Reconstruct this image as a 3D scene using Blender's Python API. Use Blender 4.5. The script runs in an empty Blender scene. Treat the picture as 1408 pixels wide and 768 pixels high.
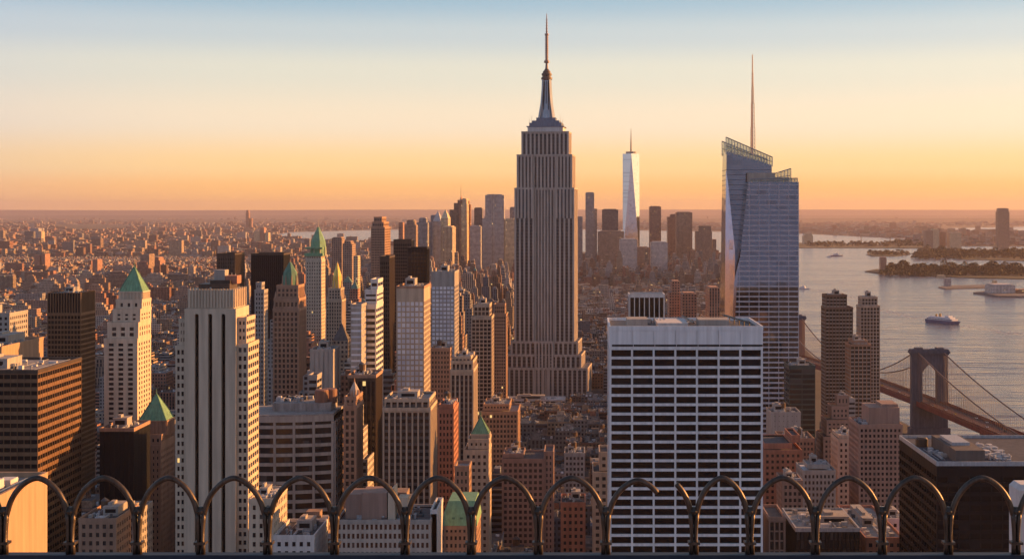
import bpy, math, random
import numpy as np
R = math.radians
random.seed(7)
rng = np.random.default_rng(11)
SC = bpy.context.scene
COL = SC.collection

# ------------------------------------------------------------------ camera
# view looks along +Y, the street grid runs along X and Y; lens shift keeps the towers upright
CAMZ, FPX, VX, VY = 215.0, 2000.0, 800.0, 290.0
cam_d = bpy.data.cameras.new('camera'); cam = bpy.data.objects.new('camera', cam_d); COL.objects.link(cam)
cam.location = (0, 0, CAMZ); cam.rotation_euler = (R(90), 0, 0)
cam_d.sensor_width = 36; cam_d.lens = 36 * FPX / 1408
cam_d.shift_x = -(VX - 704) / 1408; cam_d.shift_y = -(384 - VY) / 1408
cam_d.clip_start = 0.5; cam_d.clip_end = 400000
SC.camera = cam

# ------------------------------------------------------------------ light
SUN_EL, SUN_AZ = 12.0, 71.0         # azimuth from +Y (view direction) towards +X (right)
SKY_STRENGTH, SUN_STRENGTH, EXPOSURE = 0.05, 5.0, 1.0
HAZE_DENSITY = 2.1e-5
w = bpy.data.worlds.new('World'); SC.world = w; w.use_nodes = True
nt = w.node_tree; nt.nodes.clear()
out = nt.nodes.new('ShaderNodeOutputWorld')
sky = nt.nodes.new('ShaderNodeTexSky'); sky.sky_type = 'NISHITA'; sky.sun_disc = False
sky.sun_elevation = R(SUN_EL); sky.sun_rotation = R(SUN_AZ)
sky.air_density = 1.6; sky.dust_density = 4.0; sky.ozone_density = 1.2; sky.altitude = 200
bg = nt.nodes.new('ShaderNodeBackground'); bg.inputs[1].default_value = SKY_STRENGTH
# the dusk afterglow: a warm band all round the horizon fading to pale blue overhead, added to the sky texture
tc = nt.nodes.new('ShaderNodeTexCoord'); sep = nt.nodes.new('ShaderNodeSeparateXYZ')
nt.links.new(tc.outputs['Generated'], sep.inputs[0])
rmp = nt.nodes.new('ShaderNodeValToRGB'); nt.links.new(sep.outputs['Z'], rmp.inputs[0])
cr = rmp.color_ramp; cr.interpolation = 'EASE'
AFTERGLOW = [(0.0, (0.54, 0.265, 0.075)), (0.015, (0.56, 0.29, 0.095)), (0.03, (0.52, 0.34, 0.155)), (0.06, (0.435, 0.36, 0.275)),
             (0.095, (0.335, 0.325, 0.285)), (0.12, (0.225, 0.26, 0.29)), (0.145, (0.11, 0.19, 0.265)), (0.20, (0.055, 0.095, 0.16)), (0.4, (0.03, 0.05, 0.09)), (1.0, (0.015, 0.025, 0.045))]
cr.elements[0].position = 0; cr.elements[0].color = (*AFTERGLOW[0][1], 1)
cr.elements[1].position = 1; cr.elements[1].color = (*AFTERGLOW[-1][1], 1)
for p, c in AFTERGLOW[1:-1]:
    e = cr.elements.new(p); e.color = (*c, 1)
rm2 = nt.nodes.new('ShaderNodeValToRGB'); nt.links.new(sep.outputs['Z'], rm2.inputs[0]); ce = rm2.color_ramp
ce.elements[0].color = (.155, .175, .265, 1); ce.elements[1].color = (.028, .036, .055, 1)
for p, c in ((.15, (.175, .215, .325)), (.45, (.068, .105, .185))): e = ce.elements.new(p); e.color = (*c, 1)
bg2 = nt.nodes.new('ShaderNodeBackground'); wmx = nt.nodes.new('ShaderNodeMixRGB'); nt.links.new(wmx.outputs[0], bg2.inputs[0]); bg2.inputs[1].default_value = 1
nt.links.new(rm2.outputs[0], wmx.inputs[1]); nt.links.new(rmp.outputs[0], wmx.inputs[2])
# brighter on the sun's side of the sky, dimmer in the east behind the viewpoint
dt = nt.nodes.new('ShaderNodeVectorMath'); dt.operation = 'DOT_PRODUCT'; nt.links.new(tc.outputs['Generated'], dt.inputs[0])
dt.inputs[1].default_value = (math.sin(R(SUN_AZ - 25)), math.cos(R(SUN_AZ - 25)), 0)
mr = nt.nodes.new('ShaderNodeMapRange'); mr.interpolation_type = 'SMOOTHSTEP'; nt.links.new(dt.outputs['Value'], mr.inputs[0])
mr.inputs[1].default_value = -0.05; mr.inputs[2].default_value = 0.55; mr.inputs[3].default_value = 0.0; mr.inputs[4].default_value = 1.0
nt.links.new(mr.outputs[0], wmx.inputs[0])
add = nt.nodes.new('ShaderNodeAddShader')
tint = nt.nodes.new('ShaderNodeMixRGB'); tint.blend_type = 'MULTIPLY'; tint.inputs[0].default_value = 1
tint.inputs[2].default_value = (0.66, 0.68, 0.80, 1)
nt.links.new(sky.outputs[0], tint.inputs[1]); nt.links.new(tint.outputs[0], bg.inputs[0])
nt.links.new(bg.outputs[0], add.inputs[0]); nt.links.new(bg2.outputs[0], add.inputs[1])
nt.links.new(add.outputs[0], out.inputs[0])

sd = bpy.data.lights.new('sun', 'SUN'); sd.energy = SUN_STRENGTH; sd.angle = R(0.5); sd.color = (1.0, 0.44, 0.125)
sun = bpy.data.objects.new('sun', sd); COL.objects.link(sun)
sx, sy, sz = math.sin(R(SUN_AZ)) * math.cos(R(SUN_EL)), math.cos(R(SUN_AZ)) * math.cos(R(SUN_EL)), math.sin(R(SUN_EL))
from mathutils import Vector, Matrix
sun.rotation_euler = Vector((sx, sy, sz)).to_track_quat('Z', 'Y').to_euler()
SC.view_settings.view_transform = 'Standard'; SC.view_settings.look = 'None'
SC.view_settings.exposure = EXPOSURE; SC.view_settings.gamma = 1; SC.view_settings.use_curve_mapping = False
SC.render.engine = 'CYCLES'; SC.cycles.use_denoising = True
SC.cycles.max_bounces = 5; SC.cycles.volume_bounces = 0; SC.cycles.diffuse_bounces = 2; SC.cycles.glossy_bounces = 2
SC.cycles.transparent_max_bounces = 6; SC.cycles.caustics_reflective = False

# ------------------------------------------------------------------ helpers
def X(px, D): return (px - VX) * D / FPX
def Z(py, D): return CAMZ - (py - VY) * D / FPX
def GD(py): return CAMZ * FPX / (py - VY)          # distance at which level ground shows at that height of the picture

class MB:
    """collects quads and polygons with UVs (bays, floors), a material slot and a colour per face"""
    def __init__(s): s.v = []; s.f = []; s.uv = []; s.m = []; s.c = []
    def face(s, pts, uv=None, m=0, c=(.5, .5, .5, 0)):
        n = len(s.v); s.v.extend(pts); s.f.append(tuple(range(n, n + len(pts))))
        s.uv.append(uv or [(0.05, 0.05)] * len(pts)); s.m.append(m); s.c.append(c)
    def box(s, x0, x1, y0, y1, z0, z1, m=0, top=None, c=(.5, .5, .5, 0), ct=None, n=None, bottom=True, sides=True):
        """n = (bays per metre, floors per metre) or None"""
        if sides:
            if n:
                a, b = n
                wx = max(1, round((x1 - x0) * a)); wy = max(1, round((y1 - y0) * a)); wz = max(1, round((z1 - z0) * b))
            else: wx = wy = wz = 0.1
            U = lambda k: [(0, 0), (k, 0), (k, wz), (0, wz)]
            s.face([(x0, y0, z0), (x1, y0, z0), (x1, y0, z1), (x0, y0, z1)], U(wx), m, c)
            s.face([(x1, y0, z0), (x1, y1, z0), (x1, y1, z1), (x1, y0, z1)], U(wy), m, c)
            s.face([(x1, y1, z0), (x0, y1, z0), (x0, y1, z1), (x1, y1, z1)], U(wx), m, c)
            s.face([(x0, y1, z0), (x0, y0, z0), (x0, y0, z1), (x0, y1, z1)], U(wy), m, c)
        s.face([(x0, y0, z1), (x1, y0, z1), (x1, y1, z1), (x0, y1, z1)], None, m if top is None else top, ct or c)
        if bottom: s.face([(x0, y1, z0), (x1, y1, z0), (x1, y0, z0), (x0, y0, z0)], None, m, c)
    def frustum(s, lo, hi, m=0, c=(.5, .5, .5, 0), cap=True, n=None, mt=None):
        """lo, hi: lists of the same number of points, counter-clockwise from above"""
        k = len(lo)
        for i in range(k):
            j = (i + 1) % k
            uv = None
            if n:
                L = (Vector(lo[j]) - Vector(lo[i])).length; hh = max(1, round((hi[i][2] - lo[i][2]) * n[1])); q = max(1, round(L * n[0]))
                uv = [(0, 0), (q, 0), (q, hh), (0, hh)]
            s.face([lo[i], lo[j], hi[j], hi[i]], uv, m, c)
        if cap:
            s.face(list(hi), None, m if mt is None else mt, c)
            s.face(list(reversed(lo)), None, m, c)
    def pyramid(s, x0, x1, y0, y1, z0, z1, m=0, c=(.5, .5, .5, 0), cut=0.0):
        cx, cy = (x0 + x1) / 2, (y0 + y1) / 2; a, b = (x1 - x0) / 2 * cut, (y1 - y0) / 2 * cut
        lo = [(x0, y0, z0), (x1, y0, z0), (x1, y1, z0), (x0, y1, z0)]
        if cut <= 0:
            for i in range(4): s.face([lo[i], lo[(i + 1) % 4], (cx, cy, z1)], None, m, c)
            s.face(list(reversed(lo)), None, m, c)
        else:
            s.frustum(lo, [(cx - a, cy - b, z1), (cx + a, cy - b, z1), (cx + a, cy + b, z1), (cx - a, cy + b, z1)], m, c)
    def ngon(s, cx, cy, prof, k=12, m=0, c=(.5, .5, .5, 0), ph=0):
        """stacked rings: prof = [(radius, z), ...]"""
        ring = lambda r, z: [(cx + r * math.cos(ph + 2 * math.pi * i / k), cy + r * math.sin(ph + 2 * math.pi * i / k), z) for i in range(k)]
        for (r0, z0), (r1, z1) in zip(prof[:-1], prof[1:]):
            s.frustum(ring(r0, z0), ring(r1, z1), m, c, cap=False)
        s.face(ring(*prof[-1]), None, m, c); s.face(list(reversed(ring(*prof[0]))), None, m, c)
    def bar(s, a, b, r, k=4, m=0, r2=None, c=(.5, .5, .5, 0)):
        a, b = Vector(a), Vector(b); d = (b - a).normalized()
        u = d.orthogonal().normalized(); v = d.cross(u); r2 = r if r2 is None else r2
        P = lambda o, q: [tuple(o + (u * math.cos(2 * math.pi * (i + .5) / k) + v * math.sin(2 * math.pi * (i + .5) / k)) * q) for i in range(k)]
        s.frustum(P(a, r), P(b, r2), m, c)
    def tube(s, path, ru, rv, k=10, m=0, side=(0, 1, 0)):
        """smooth swept tube; ru in the plane of the path, rv along `side`; radii may be lists"""
        path = [Vector(p) for p in path]; n = len(path); side = Vector(side)
        ru = ru if isinstance(ru, (list, tuple)) else [ru] * n; rv = rv if isinstance(rv, (list, tuple)) else [rv] * n
        base = len(s.v)
        for i, p in enumerate(path):
            t = (path[min(n - 1, i + 1)] - path[max(0, i - 1)]).normalized(); u = t.cross(side).normalized()
            for q in range(k):
                a = 2 * math.pi * q / k
                s.v.append(tuple(p + u * math.cos(a) * ru[i] + side * math.sin(a) * rv[i]))
        def add(f): s.f.append(f); s.uv.append([(0, 0)] * len(f)); s.m.append(m); s.c.append((.5, .5, .5, 0))
        for i in range(n - 1):
            for q in range(k):
                a, b = base + i * k + q, base + i * k + (q + 1) % k
                add((a, a + k, b + k, b))
        add(tuple(base + q for q in range(k))); add(tuple(base + (n - 1) * k + q for q in reversed(range(k))))
    def mesh(s, name, mats, o=(0, 0, 0), smooth=False):
        me = bpy.data.meshes.new(name)
        v = np.array(s.v, dtype=np.float64) - np.array(o)
        nl = sum(len(f) for f in s.f)
        me.vertices.add(len(v)); me.vertices.foreach_set('co', v.ravel())
        me.loops.add(nl); me.polygons.add(len(s.f))
        tot = np.array([len(f) for f in s.f]); st = np.concatenate([[0], np.cumsum(tot)[:-1]])
        me.polygons.foreach_set('loop_start', st.astype(np.int32))
        me.loops.foreach_set('vertex_index', np.fromiter((i for f in s.f for i in f), dtype=np.int32, count=nl))
        me.polygons.foreach_set('material_index', np.array(s.m, dtype=np.int32))
        uvl = me.uv_layers.new(name='UVMap')
        uvl.data.foreach_set('uv', np.fromiter((x for f in s.uv for p in f for x in p), dtype=np.float32, count=nl * 2))
        ca = me.attributes.new('col', 'FLOAT_COLOR', 'FACE')
        ca.data.foreach_set('color', np.array(s.c, dtype=np.float32).ravel())
        for m_ in (mats if isinstance(mats, (list, tuple)) else [mats]): me.materials.append(m_)
        me.update(calc_edges=True); me.validate()
        if smooth: me.polygons.foreach_set('use_smooth', [True] * len(me.polygons))
        return me
    def build(s, name, mats, parent=None, smooth=False, o=None):
        loc = Vector(parent['_w']) if parent is not None else Vector(o or (0, 0, 0))
        ob = bpy.data.objects.new(name, s.mesh(name, mats, tuple(loc), smooth)); COL.objects.link(ob)
        if parent is not None: ob.parent = parent; ob['_w'] = tuple(loc)
        else: ob.location = loc; ob['_w'] = tuple(loc)
        return ob

def tag(o, label=None, cat=None, group=None, kind=None):
    if label: o['label'] = label
    if cat: o['category'] = cat
    if group: o['group'] = group
    if kind: o['kind'] = kind
    return o
def empty(name, loc, label, cat, group=None):
    o = bpy.data.objects.new(name, None); COL.objects.link(o); o.location = loc; o['_w'] = tuple(loc); o.empty_display_size = 5
    return tag(o, label, cat, group)

# ------------------------------------------------------------------ materials
def nodes(name):
    m = bpy.data.materials.new(name); m.use_nodes = True
    return m, m.node_tree, m.node_tree.nodes['Principled BSDF']
def N(t, typ, **kw):
    n = t.nodes.new(typ)
    for k, v in kw.items(): setattr(n, k, v)
    return n
def math_(t, op, a, b=None, c=None):
    n = t.nodes.new('ShaderNodeMath'); n.operation = op
    for i, q in enumerate((a, b, c)):
        if q is None: continue
        if isinstance(q, (int, float)): n.inputs[i].default_value = q
        else: t.links.new(q, n.inputs[i])
    return n.outputs[0]
MATS = {}
def wall(name, col, rough=0.85, var=0.18, scale=0.15, bump=0.0, metallic=0.0, spec=0.3):
    """masonry, concrete or metal: base colour with real staining and mottling"""
    if name in MATS: return MATS[name]
    m, t, p = nodes(name)
    tc = N(t, 'ShaderNodeTexCoord'); mp = N(t, 'ShaderNodeMapping'); mp.inputs['Scale'].default_value = (1, 1, .3)
    t.links.new(tc.outputs['Object'], mp.inputs[0])
    n1 = N(t, 'ShaderNodeTexNoise'); n1.inputs['Scale'].default_value = scale; n1.inputs['Detail'].default_value = 6; n1.inputs['Roughness'].default_value = .7
    t.links.new(mp.outputs[0], n1.inputs[0])
    r = N(t, 'ShaderNodeMapRange'); r.inputs[1].default_value = .3; r.inputs[2].default_value = .7
    r.inputs[3].default_value = 1 - var; r.inputs[4].default_value = 1 + var
    t.links.new(n1.outputs[0], r.inputs[0])
    mx = N(t, 'ShaderNodeVectorMath', operation='SCALE'); mx.inputs[0].default_value = col
    mp2 = N(t, 'ShaderNodeMapping'); mp2.inputs['Scale'].default_value = (1, 1, .05); t.links.new(tc.outputs['Object'], mp2.inputs[0])      # rain streaks
    n2 = N(t, 'ShaderNodeTexNoise'); n2.inputs['Scale'].default_value = max(.7, scale * 2); n2.inputs['Detail'].default_value = 4; t.links.new(mp2.outputs[0], n2.inputs[0])
    r2 = N(t, 'ShaderNodeMapRange'); r2.inputs[1].default_value = .35; r2.inputs[2].default_value = .7; r2.inputs[3].default_value = 1.06; r2.inputs[4].default_value = .80; t.links.new(n2.outputs[0], r2.inputs[0])
    t.links.new(math_(t, 'MULTIPLY', r.outputs[0], r2.outputs[0]), mx.inputs['Scale']); t.links.new(mx.outputs[0], p.inputs['Base Color'])
    p.inputs['Roughness'].default_value = rough; p.inputs['Metallic'].default_value = metallic; p.inputs['Specular IOR Level'].default_value = spec
    MATS[name] = m; return m
def glass(name, col=(.03, .035, .04), metallic=.25, rough=.08, lit=.004, blinds=.35, blind_col=(.25, .22, .18), wob=0.02, spec=.5):
    """window panes: each bay and floor (one UV unit) differs - blinds drawn, darker rooms, slightly turned panes, a few lamps lit"""
    if name in MATS: return MATS[name]
    m, t, p = nodes(name)
    uv = N(t, 'ShaderNodeUVMap', uv_map='UVMap'); fl = N(t, 'ShaderNodeVectorMath', operation='FLOOR'); t.links.new(uv.outputs[0], fl.inputs[0])
    oi = N(t, 'ShaderNodeObjectInfo'); ad = N(t, 'ShaderNodeVectorMath', operation='ADD'); t.links.new(fl.outputs[0], ad.inputs[0])
    sc = N(t, 'ShaderNodeVectorMath', operation='SCALE'); t.links.new(oi.outputs['Location'], sc.inputs[0]); sc.inputs['Scale'].default_value = 1.37
    t.links.new(sc.outputs[0], ad.inputs[1])
    wn = N(t, 'ShaderNodeTexWhiteNoise'); t.links.new(ad.outputs[0], wn.inputs[0])
    bl = math_(t, 'GREATER_THAN', wn.outputs['Value'], 1 - blinds)
    sp = N(t, 'ShaderNodeSeparateColor'); t.links.new(wn.outputs['Color'], sp.inputs[0])
    fac = math_(t, 'MULTIPLY', bl, math_(t, 'MULTIPLY_ADD', sp.outputs[1], .6, .1))
    mx = N(t, 'ShaderNodeMixRGB'); mx.inputs[1].default_value = (*col, 1); mx.inputs[2].default_value = (*blind_col, 1); t.links.new(fac, mx.inputs[0])
    t.links.new(mx.outputs[0], p.inputs['Base Color'])
    p.inputs['Metallic'].default_value = metallic; p.inputs['Roughness'].default_value = rough; p.inputs['Specular IOR Level'].default_value = spec
    # every pane leans a hair differently, so reflections break up
    ge = N(t, 'ShaderNodeNewGeometry'); wv = N(t, 'ShaderNodeVectorMath', operation='SUBTRACT'); t.links.new(wn.outputs['Color'], wv.inputs[0]); wv.inputs[1].default_value = (.5, .5, .5)
    ws = N(t, 'ShaderNodeVectorMath', operation='SCALE'); t.links.new(wv.outputs[0], ws.inputs[0]); ws.inputs['Scale'].default_value = wob
    wa = N(t, 'ShaderNodeVectorMath', operation='ADD'); t.links.new(ge.outputs['Normal'], wa.inputs[0]); t.links.new(ws.outputs[0], wa.inputs[1])
    wz = N(t, 'ShaderNodeVectorMath', operation='NORMALIZE'); t.links.new(wa.outputs[0], wz.inputs[0]); t.links.new(wz.outputs[0], p.inputs['Normal'])
    if lit:
        li = math_(t, 'GREATER_THAN', sp.outputs[2], 1 - lit)
        p.inputs['Emission Color'].default_value = (1, .62, .22, 1); t.links.new(math_(t, 'MULTIPLY', li, .55), p.inputs['Emission Strength'])
    MATS[name] = m; return m
def city_wall():
    """walls with windows drawn by UV: colour from the face, alpha picks punched (0), ribbed (.5) or banded (1) windows"""
    if 'city_wall' in MATS: return MATS['city_wall']
    m, t, p = nodes('city_wall')
    at = N(t, 'ShaderNodeAttribute', attribute_name='col')
    uv = N(t, 'ShaderNodeUVMap', uv_map='UVMap'); s = N(t, 'ShaderNodeSeparateXYZ'); t.links.new(uv.outputs[0], s.inputs[0])
    fu = math_(t, 'FRACT', s.outputs[0]); fv = math_(t, 'FRACT', s.outputs[1]); a = at.outputs['Alpha']
    ulo = math_(t, 'MULTIPLY', .24, math_(t, 'LESS_THAN', a, .75))
    rib = math_(t, 'MULTIPLY', math_(t, 'GREATER_THAN', a, .25), math_(t, 'LESS_THAN', a, .75))
    vlo = math_(t, 'MULTIPLY', .27, math_(t, 'SUBTRACT', 1, math_(t, 'MULTIPLY', rib, .7)))
    mk = math_(t, 'MULTIPLY', math_(t, 'MULTIPLY', math_(t, 'GREATER_THAN', fu, ulo), math_(t, 'LESS_THAN', fu, math_(t, 'SUBTRACT', 1, ulo))),
               math_(t, 'MULTIPLY', math_(t, 'GREATER_THAN', fv, vlo), math_(t, 'LESS_THAN', fv, math_(t, 'SUBTRACT', 1.0, math_(t, 'MULTIPLY', vlo, .7)))))
    fl = N(t, 'ShaderNodeVectorMath', operation='FLOOR'); t.links.new(uv.outputs[0], fl.inputs[0])
    ad = N(t, 'ShaderNodeVectorMath', operation='ADD'); t.links.new(fl.outputs[0], ad.inputs[0]); t.links.new(at.outputs['Vector'], ad.inputs[1])
    wn = N(t, 'ShaderNodeTexWhiteNoise'); t.links.new(ad.outputs[0], wn.inputs[0]); sp = N(t, 'ShaderNodeSeparateColor'); t.links.new(wn.outputs['Color'], sp.inputs[0])
    gl = N(t, 'ShaderNodeMixRGB'); gl.inputs[1].default_value = (.018, .02, .024, 1); gl.inputs[2].default_value = (.12, .11, .10, 1)
    t.links.new(math_(t, 'MULTIPLY', sp.outputs[0], math_(t, 'GREATER_THAN', sp.outputs[1], .6)), gl.inputs[0])
    tc = N(t, 'ShaderNodeTexCoord'); n1 = N(t, 'ShaderNodeTexNoise'); n1.inputs['Scale'].default_value = .12; n1.inputs['Detail'].default_value = 5
    t.links.new(tc.outputs['Object'], n1.inputs[0])
    r = N(t, 'ShaderNodeMapRange'); r.inputs[1].default_value = .3; r.inputs[2].default_value = .7; r.inputs[3].default_value = .75; r.inputs[4].default_value = 1.2
    t.links.new(n1.outputs[0], r.inputs[0])
    wc = N(t, 'ShaderNodeVectorMath', operation='SCALE'); t.links.new(at.outputs['Color'], wc.inputs[0]); t.links.new(r.outputs[0], wc.inputs['Scale'])
    mx = N(t, 'ShaderNodeMixRGB'); t.links.new(mk, mx.inputs[0]); t.links.new(wc.outputs[0], mx.inputs[1]); t.links.new(gl.outputs[0], mx.inputs[2])
    t.links.new(mx.outputs[0], p.inputs['Base Color'])
    t.links.new(math_(t, 'MULTIPLY_ADD', mk, -.68, .85), p.inputs['Roughness'])
    p.inputs['Specular IOR Level'].default_value = .5
    li = math_(t, 'MULTIPLY', mk, math_(t, 'GREATER_THAN', sp.outputs[2], .9935))
    p.inputs['Emission Color'].default_value = (1, .6, .22, 1); t.links.new(math_(t, 'MULTIPLY', li, .5), p.inputs['Emission Strength'])
    bp = N(t, 'ShaderNodeBump'); bp.inputs['Strength'].default_value = .6; bp.inputs['Distance'].default_value = .25
    t.links.new(math_(t, 'SUBTRACT', 1, mk), bp.inputs['Height']); t.links.new(bp.outputs[0], p.inputs['Normal'])
    MATS['city_wall'] = m; return m
def city_roof():
    if 'city_roof' in MATS: return MATS['city_roof']
    m, t, p = nodes('city_roof')
    at = N(t, 'ShaderNodeAttribute', attribute_name='col'); tc = N(t, 'ShaderNodeTexCoord')
    n1 = N(t, 'ShaderNodeTexNoise'); n1.inputs['Scale'].default_value = .35; n1.inputs['Detail'].default_value = 6; n1.inputs['Roughness'].default_value = .75
    t.links.new(tc.outputs['Object'], n1.inputs[0])
    r = N(t, 'ShaderNodeMapRange'); r.inputs[1].default_value = .32; r.inputs[2].default_value = .68; r.inputs[3].default_value = .45; r.inputs[4].default_value = 1.5
    t.links.new(n1.outputs[0], r.inputs[0])
    wc = N(t, 'ShaderNodeVectorMath', operation='SCALE'); t.links.new(at.outputs['Color'], wc.inputs[0]); t.links.new(r.outputs[0], wc.inputs['Scale'])
    t.links.new(wc.outputs[0], p.inputs['Base Color']); p.inputs['Roughness'].default_value = .9
    MATS['city_roof'] = m; return m
CW, CR = city_wall(), city_roof()

M_cream = wall('cream_limestone', (.57, .46, .345), var=.10)
M_lime = wall('grey_limestone', (.47, .395, .335), var=.16)
M_tan = wall('tan_masonry', (.50, .39, .29), var=.15)
M_brown = wall('brown_brick', (.36, .22, .15), var=.2)
M_red = wall('red_brick', (.40, .18, .12), var=.2)
M_pink = wall('pink_brick', (.33, .215, .17), var=.15)
M_dark = wall('dark_bronze_panel', (.075, .05, .036), rough=.45, var=.2)
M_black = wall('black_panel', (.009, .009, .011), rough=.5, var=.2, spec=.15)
M_grey = wall('grey_concrete', (.37, .33, .295), var=.15)
M_pale = wall('pale_concrete', (.60, .56, .53), var=.08)
M_white = wall('white_panel', (.76, .745, .74), rough=.6, var=.06)
M_band = wall('bronze_band', (.19, .105, .055), rough=.5, var=.15)
M_ochre = wall('ochre_wall', (.42, .27, .17), var=.12)
M_roof = wall('tar_roof', (.10, .095, .095), var=.45, scale=.4)
M_roofp = wall('pale_gravel_roof', (.30, .27, .25), var=.35, scale=.4)
M_unit = wall('galvanised_duct', (.38, .38, .39), rough=.5, var=.25, scale=1)
M_wood = wall('weathered_wood', (.13, .08, .05), var=.3, scale=1)
M_copper = wall('green_copper', (.19, .35, .20), rough=.6, var=.22, scale=.5)
M_copperdk = wall('dull_copper', (.10, .22, .15), rough=.6, var=.22, scale=.5)
M_gold = wall('gilded_tiles', (.75, .48, .12), rough=.35, var=.15, scale=.6, metallic=.6)
M_steel = wall('spire_steel', (.33, .35, .38), rough=.35, var=.12, scale=.4, metallic=.5)
M_mast = wall('painted_mast', (.42, .26, .20), rough=.5, var=.2)
M_iron = wall('patinated_bronze', (.085, .065, .052), rough=.45, var=.45, scale=40, metallic=.75)
M_rail = wall('blue_painted_rail', (.02, .028, .045), rough=.5, var=.2, scale=8)
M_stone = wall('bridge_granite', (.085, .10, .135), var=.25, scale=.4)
M_deck = wall('red_bridge_steel', (.17, .05, .045), rough=.7, var=.25)
M_cable = wall('cable_steel', (.16, .12, .11), rough=.6, var=.2)
G_dark = glass('dark_glass', (.014, .015, .019), metallic=.0, rough=.12, lit=.003, blinds=.15, blind_col=(.10, .095, .095))
G_black = glass('black_glass', (.006, .006, .008), metallic=.0, rough=.15, lit=.0, blinds=.12, blind_col=(.03, .03, .034), spec=.22)
G_bronze = glass('bronze_glass', (.05, .035, .022), metallic=.35, rough=.1, lit=.004, blinds=.4, blind_col=(.10, .07, .04))
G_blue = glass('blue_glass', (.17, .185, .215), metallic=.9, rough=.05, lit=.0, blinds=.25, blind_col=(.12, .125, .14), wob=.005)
G_old = glass('old_sash_glass', (.03, .03, .033), metallic=.0, rough=.15, lit=.0015, blinds=.22, blind_col=(.10, .09, .085))
G_wtc = glass('silver_glass', (.54, .52, .50), metallic=1, rough=.10, lit=0, blinds=.2, blind_col=(.3, .3, .3), wob=.01)
G_white = glass('painted_reflection_glass', (.60, .60, .66), metallic=.0, rough=.15, lit=0, blinds=.75, blind_col=(.95, .93, .95))  # bright sky reflection in these panes is painted as near-white colour
M_spandark = wall('dark_spandrel', (.10, .09, .085), rough=.6)
M_slate = wall('blue_grey_metal', (.17, .19, .24), rough=.4, var=.1, metallic=.3)

# ------------------------------------------------------------------ the generic tower
STY = dict(
    punch=dict(bay=3.2, pw=1.5, fl=3.5, sp=1.7, pp=.45, sd=.03, attic=2.6),
    fine=dict(bay=2.4, pw=1.0, fl=3.4, sp=1.5, pp=.4, sd=.03, attic=2.6),
    rib=dict(bay=3.0, pw=1.1, fl=3.6, sp=1.2, pp=.8, sd=.45, attic=3.5),
    ribdark=dict(bay=1.8, pw=.5, fl=3.7, sp=1.4, pp=.6, sd=.4, attic=5),
    grid=dict(bay=8.3, pw=.9, fl=3.6, sp=1.25, pp=.8, sd=.05, attic=9),
    band=dict(bay=7.5, pw=.35, fl=3.7, sp=1.9, pp=.35, sd=.03, attic=3),
    whitegrid=dict(bay=3.6, pw=.8, fl=3.6, sp=1.0, pp=.5, sd=.04, attic=3),
)
OCC = []            # picture rectangles of the placed things, for choosing which filler blocks show
FOOT = []           # footprints, so the surrounding blocks keep clear
def tier(F, Gl, Rf, Pw, st, x0, x1, y0, y1, z0, z1, top=True, Sp=None):
    nx = max(1, round((x1 - x0) / st['bay'])); ny = max(1, round((y1 - y0) / st.get('bayy', st['bay'])))
    pp, sd, pw = st['pp'], st['sd'], st['pw']
    zt = z1 - 1.3 if top else z1
    att = min(st['attic'], (z1 - z0) * .4)
    nf = max(1, round((z1 - att - z0) / st['fl'])); fh = (z1 - att - z0) / nf
    bx = (x1 - x0 - pw) / nx; by = (y1 - y0 - pw) / ny
    # glass core with one UV unit per bay and floor
    a, b, c, d = x0 + pp, x1 - pp, y0 + pp, y1 - pp; ze = z1 - att * .5
    U = lambda k: [(0, 0), (k, 0), (k, (ze - z0) / fh), (0, (ze - z0) / fh)]
    Gl.face([(a, c, z0), (b, c, z0), (b, c, ze), (a, c, ze)], U(nx)); Gl.face([(b, c, z0), (b, d, z0), (b, d, ze), (b, c, ze)], U(ny))
    Gl.face([(b, d, z0), (a, d, z0), (a, d, ze), (b, d, ze)], U(nx)); Gl.face([(a, d, z0), (a, c, z0), (a, c, ze), (a, d, ze)], U(ny))
    for k in range(nf):
        zz = z0 + k * fh
        (Sp or F).box(x0 + sd, x1 - sd, y0 + sd, y1 - sd, zz, zz + st['sp'])
    F.box(x0 + sd, x1 - sd, y0 + sd, y1 - sd, z1 - att, zt)
    for cx in (x0, x1 - pw):
        for cy in (y0, y1 - pw): F.box(cx, cx + pw, cy, cy + pw, z0, zt - .02, bottom=False)
    dd = pp + .3
    if st.get('mid'):
        for i in range(nx): q = x0 + (i + .5) * bx + pw / 2; (Sp or F).box(q - .2, q + .2, y0 + pp * .55, y0 + dd, z0, zt - .05, bottom=False)
        for i in range(ny): q = y0 + (i + .5) * by + pw / 2; (Sp or F).box(x1 - dd, x1 - pp * .55, q - .2, q + .2, z0, zt - .05, bottom=False)
    for i in range(1, nx):
        q = x0 + i * bx
        F.box(q, q + pw, y0, y0 + dd, z0, zt - .02, bottom=False); F.box(q, q + pw, y1 - dd, y1, z0, zt - .02, bottom=False)
    for i in range(1, ny):
        q = y0 + i * by
        F.box(x0, x0 + dd, q, q + pw, z0, zt - .02, bottom=False); F.box(x1 - dd, x1, q, q + pw, z0, zt - .02, bottom=False)
    if top:
        e = .12; t_ = .45
        Pw.box(x0 - e, x1 + e, y0 - e, y0 + t_, zt - .4, z1); Pw.box(x0 - e, x1 + e, y1 - t_, y1 + e, zt - .4, z1)
        Pw.box(x0 - e, x0 + t_, y0 + t_, y1 - t_, zt - .4, z1); Pw.box(x1 - t_, x1 + e, y0 + t_, y1 - t_, zt - .4, z1)
        Rf.box(x0 + t_ + .02, x1 - t_ - .02, y0 + t_ + .02, y1 - t_ - .02, zt + .01, zt + .06, bottom=False)
    return nx, nf, bx, fh
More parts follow.
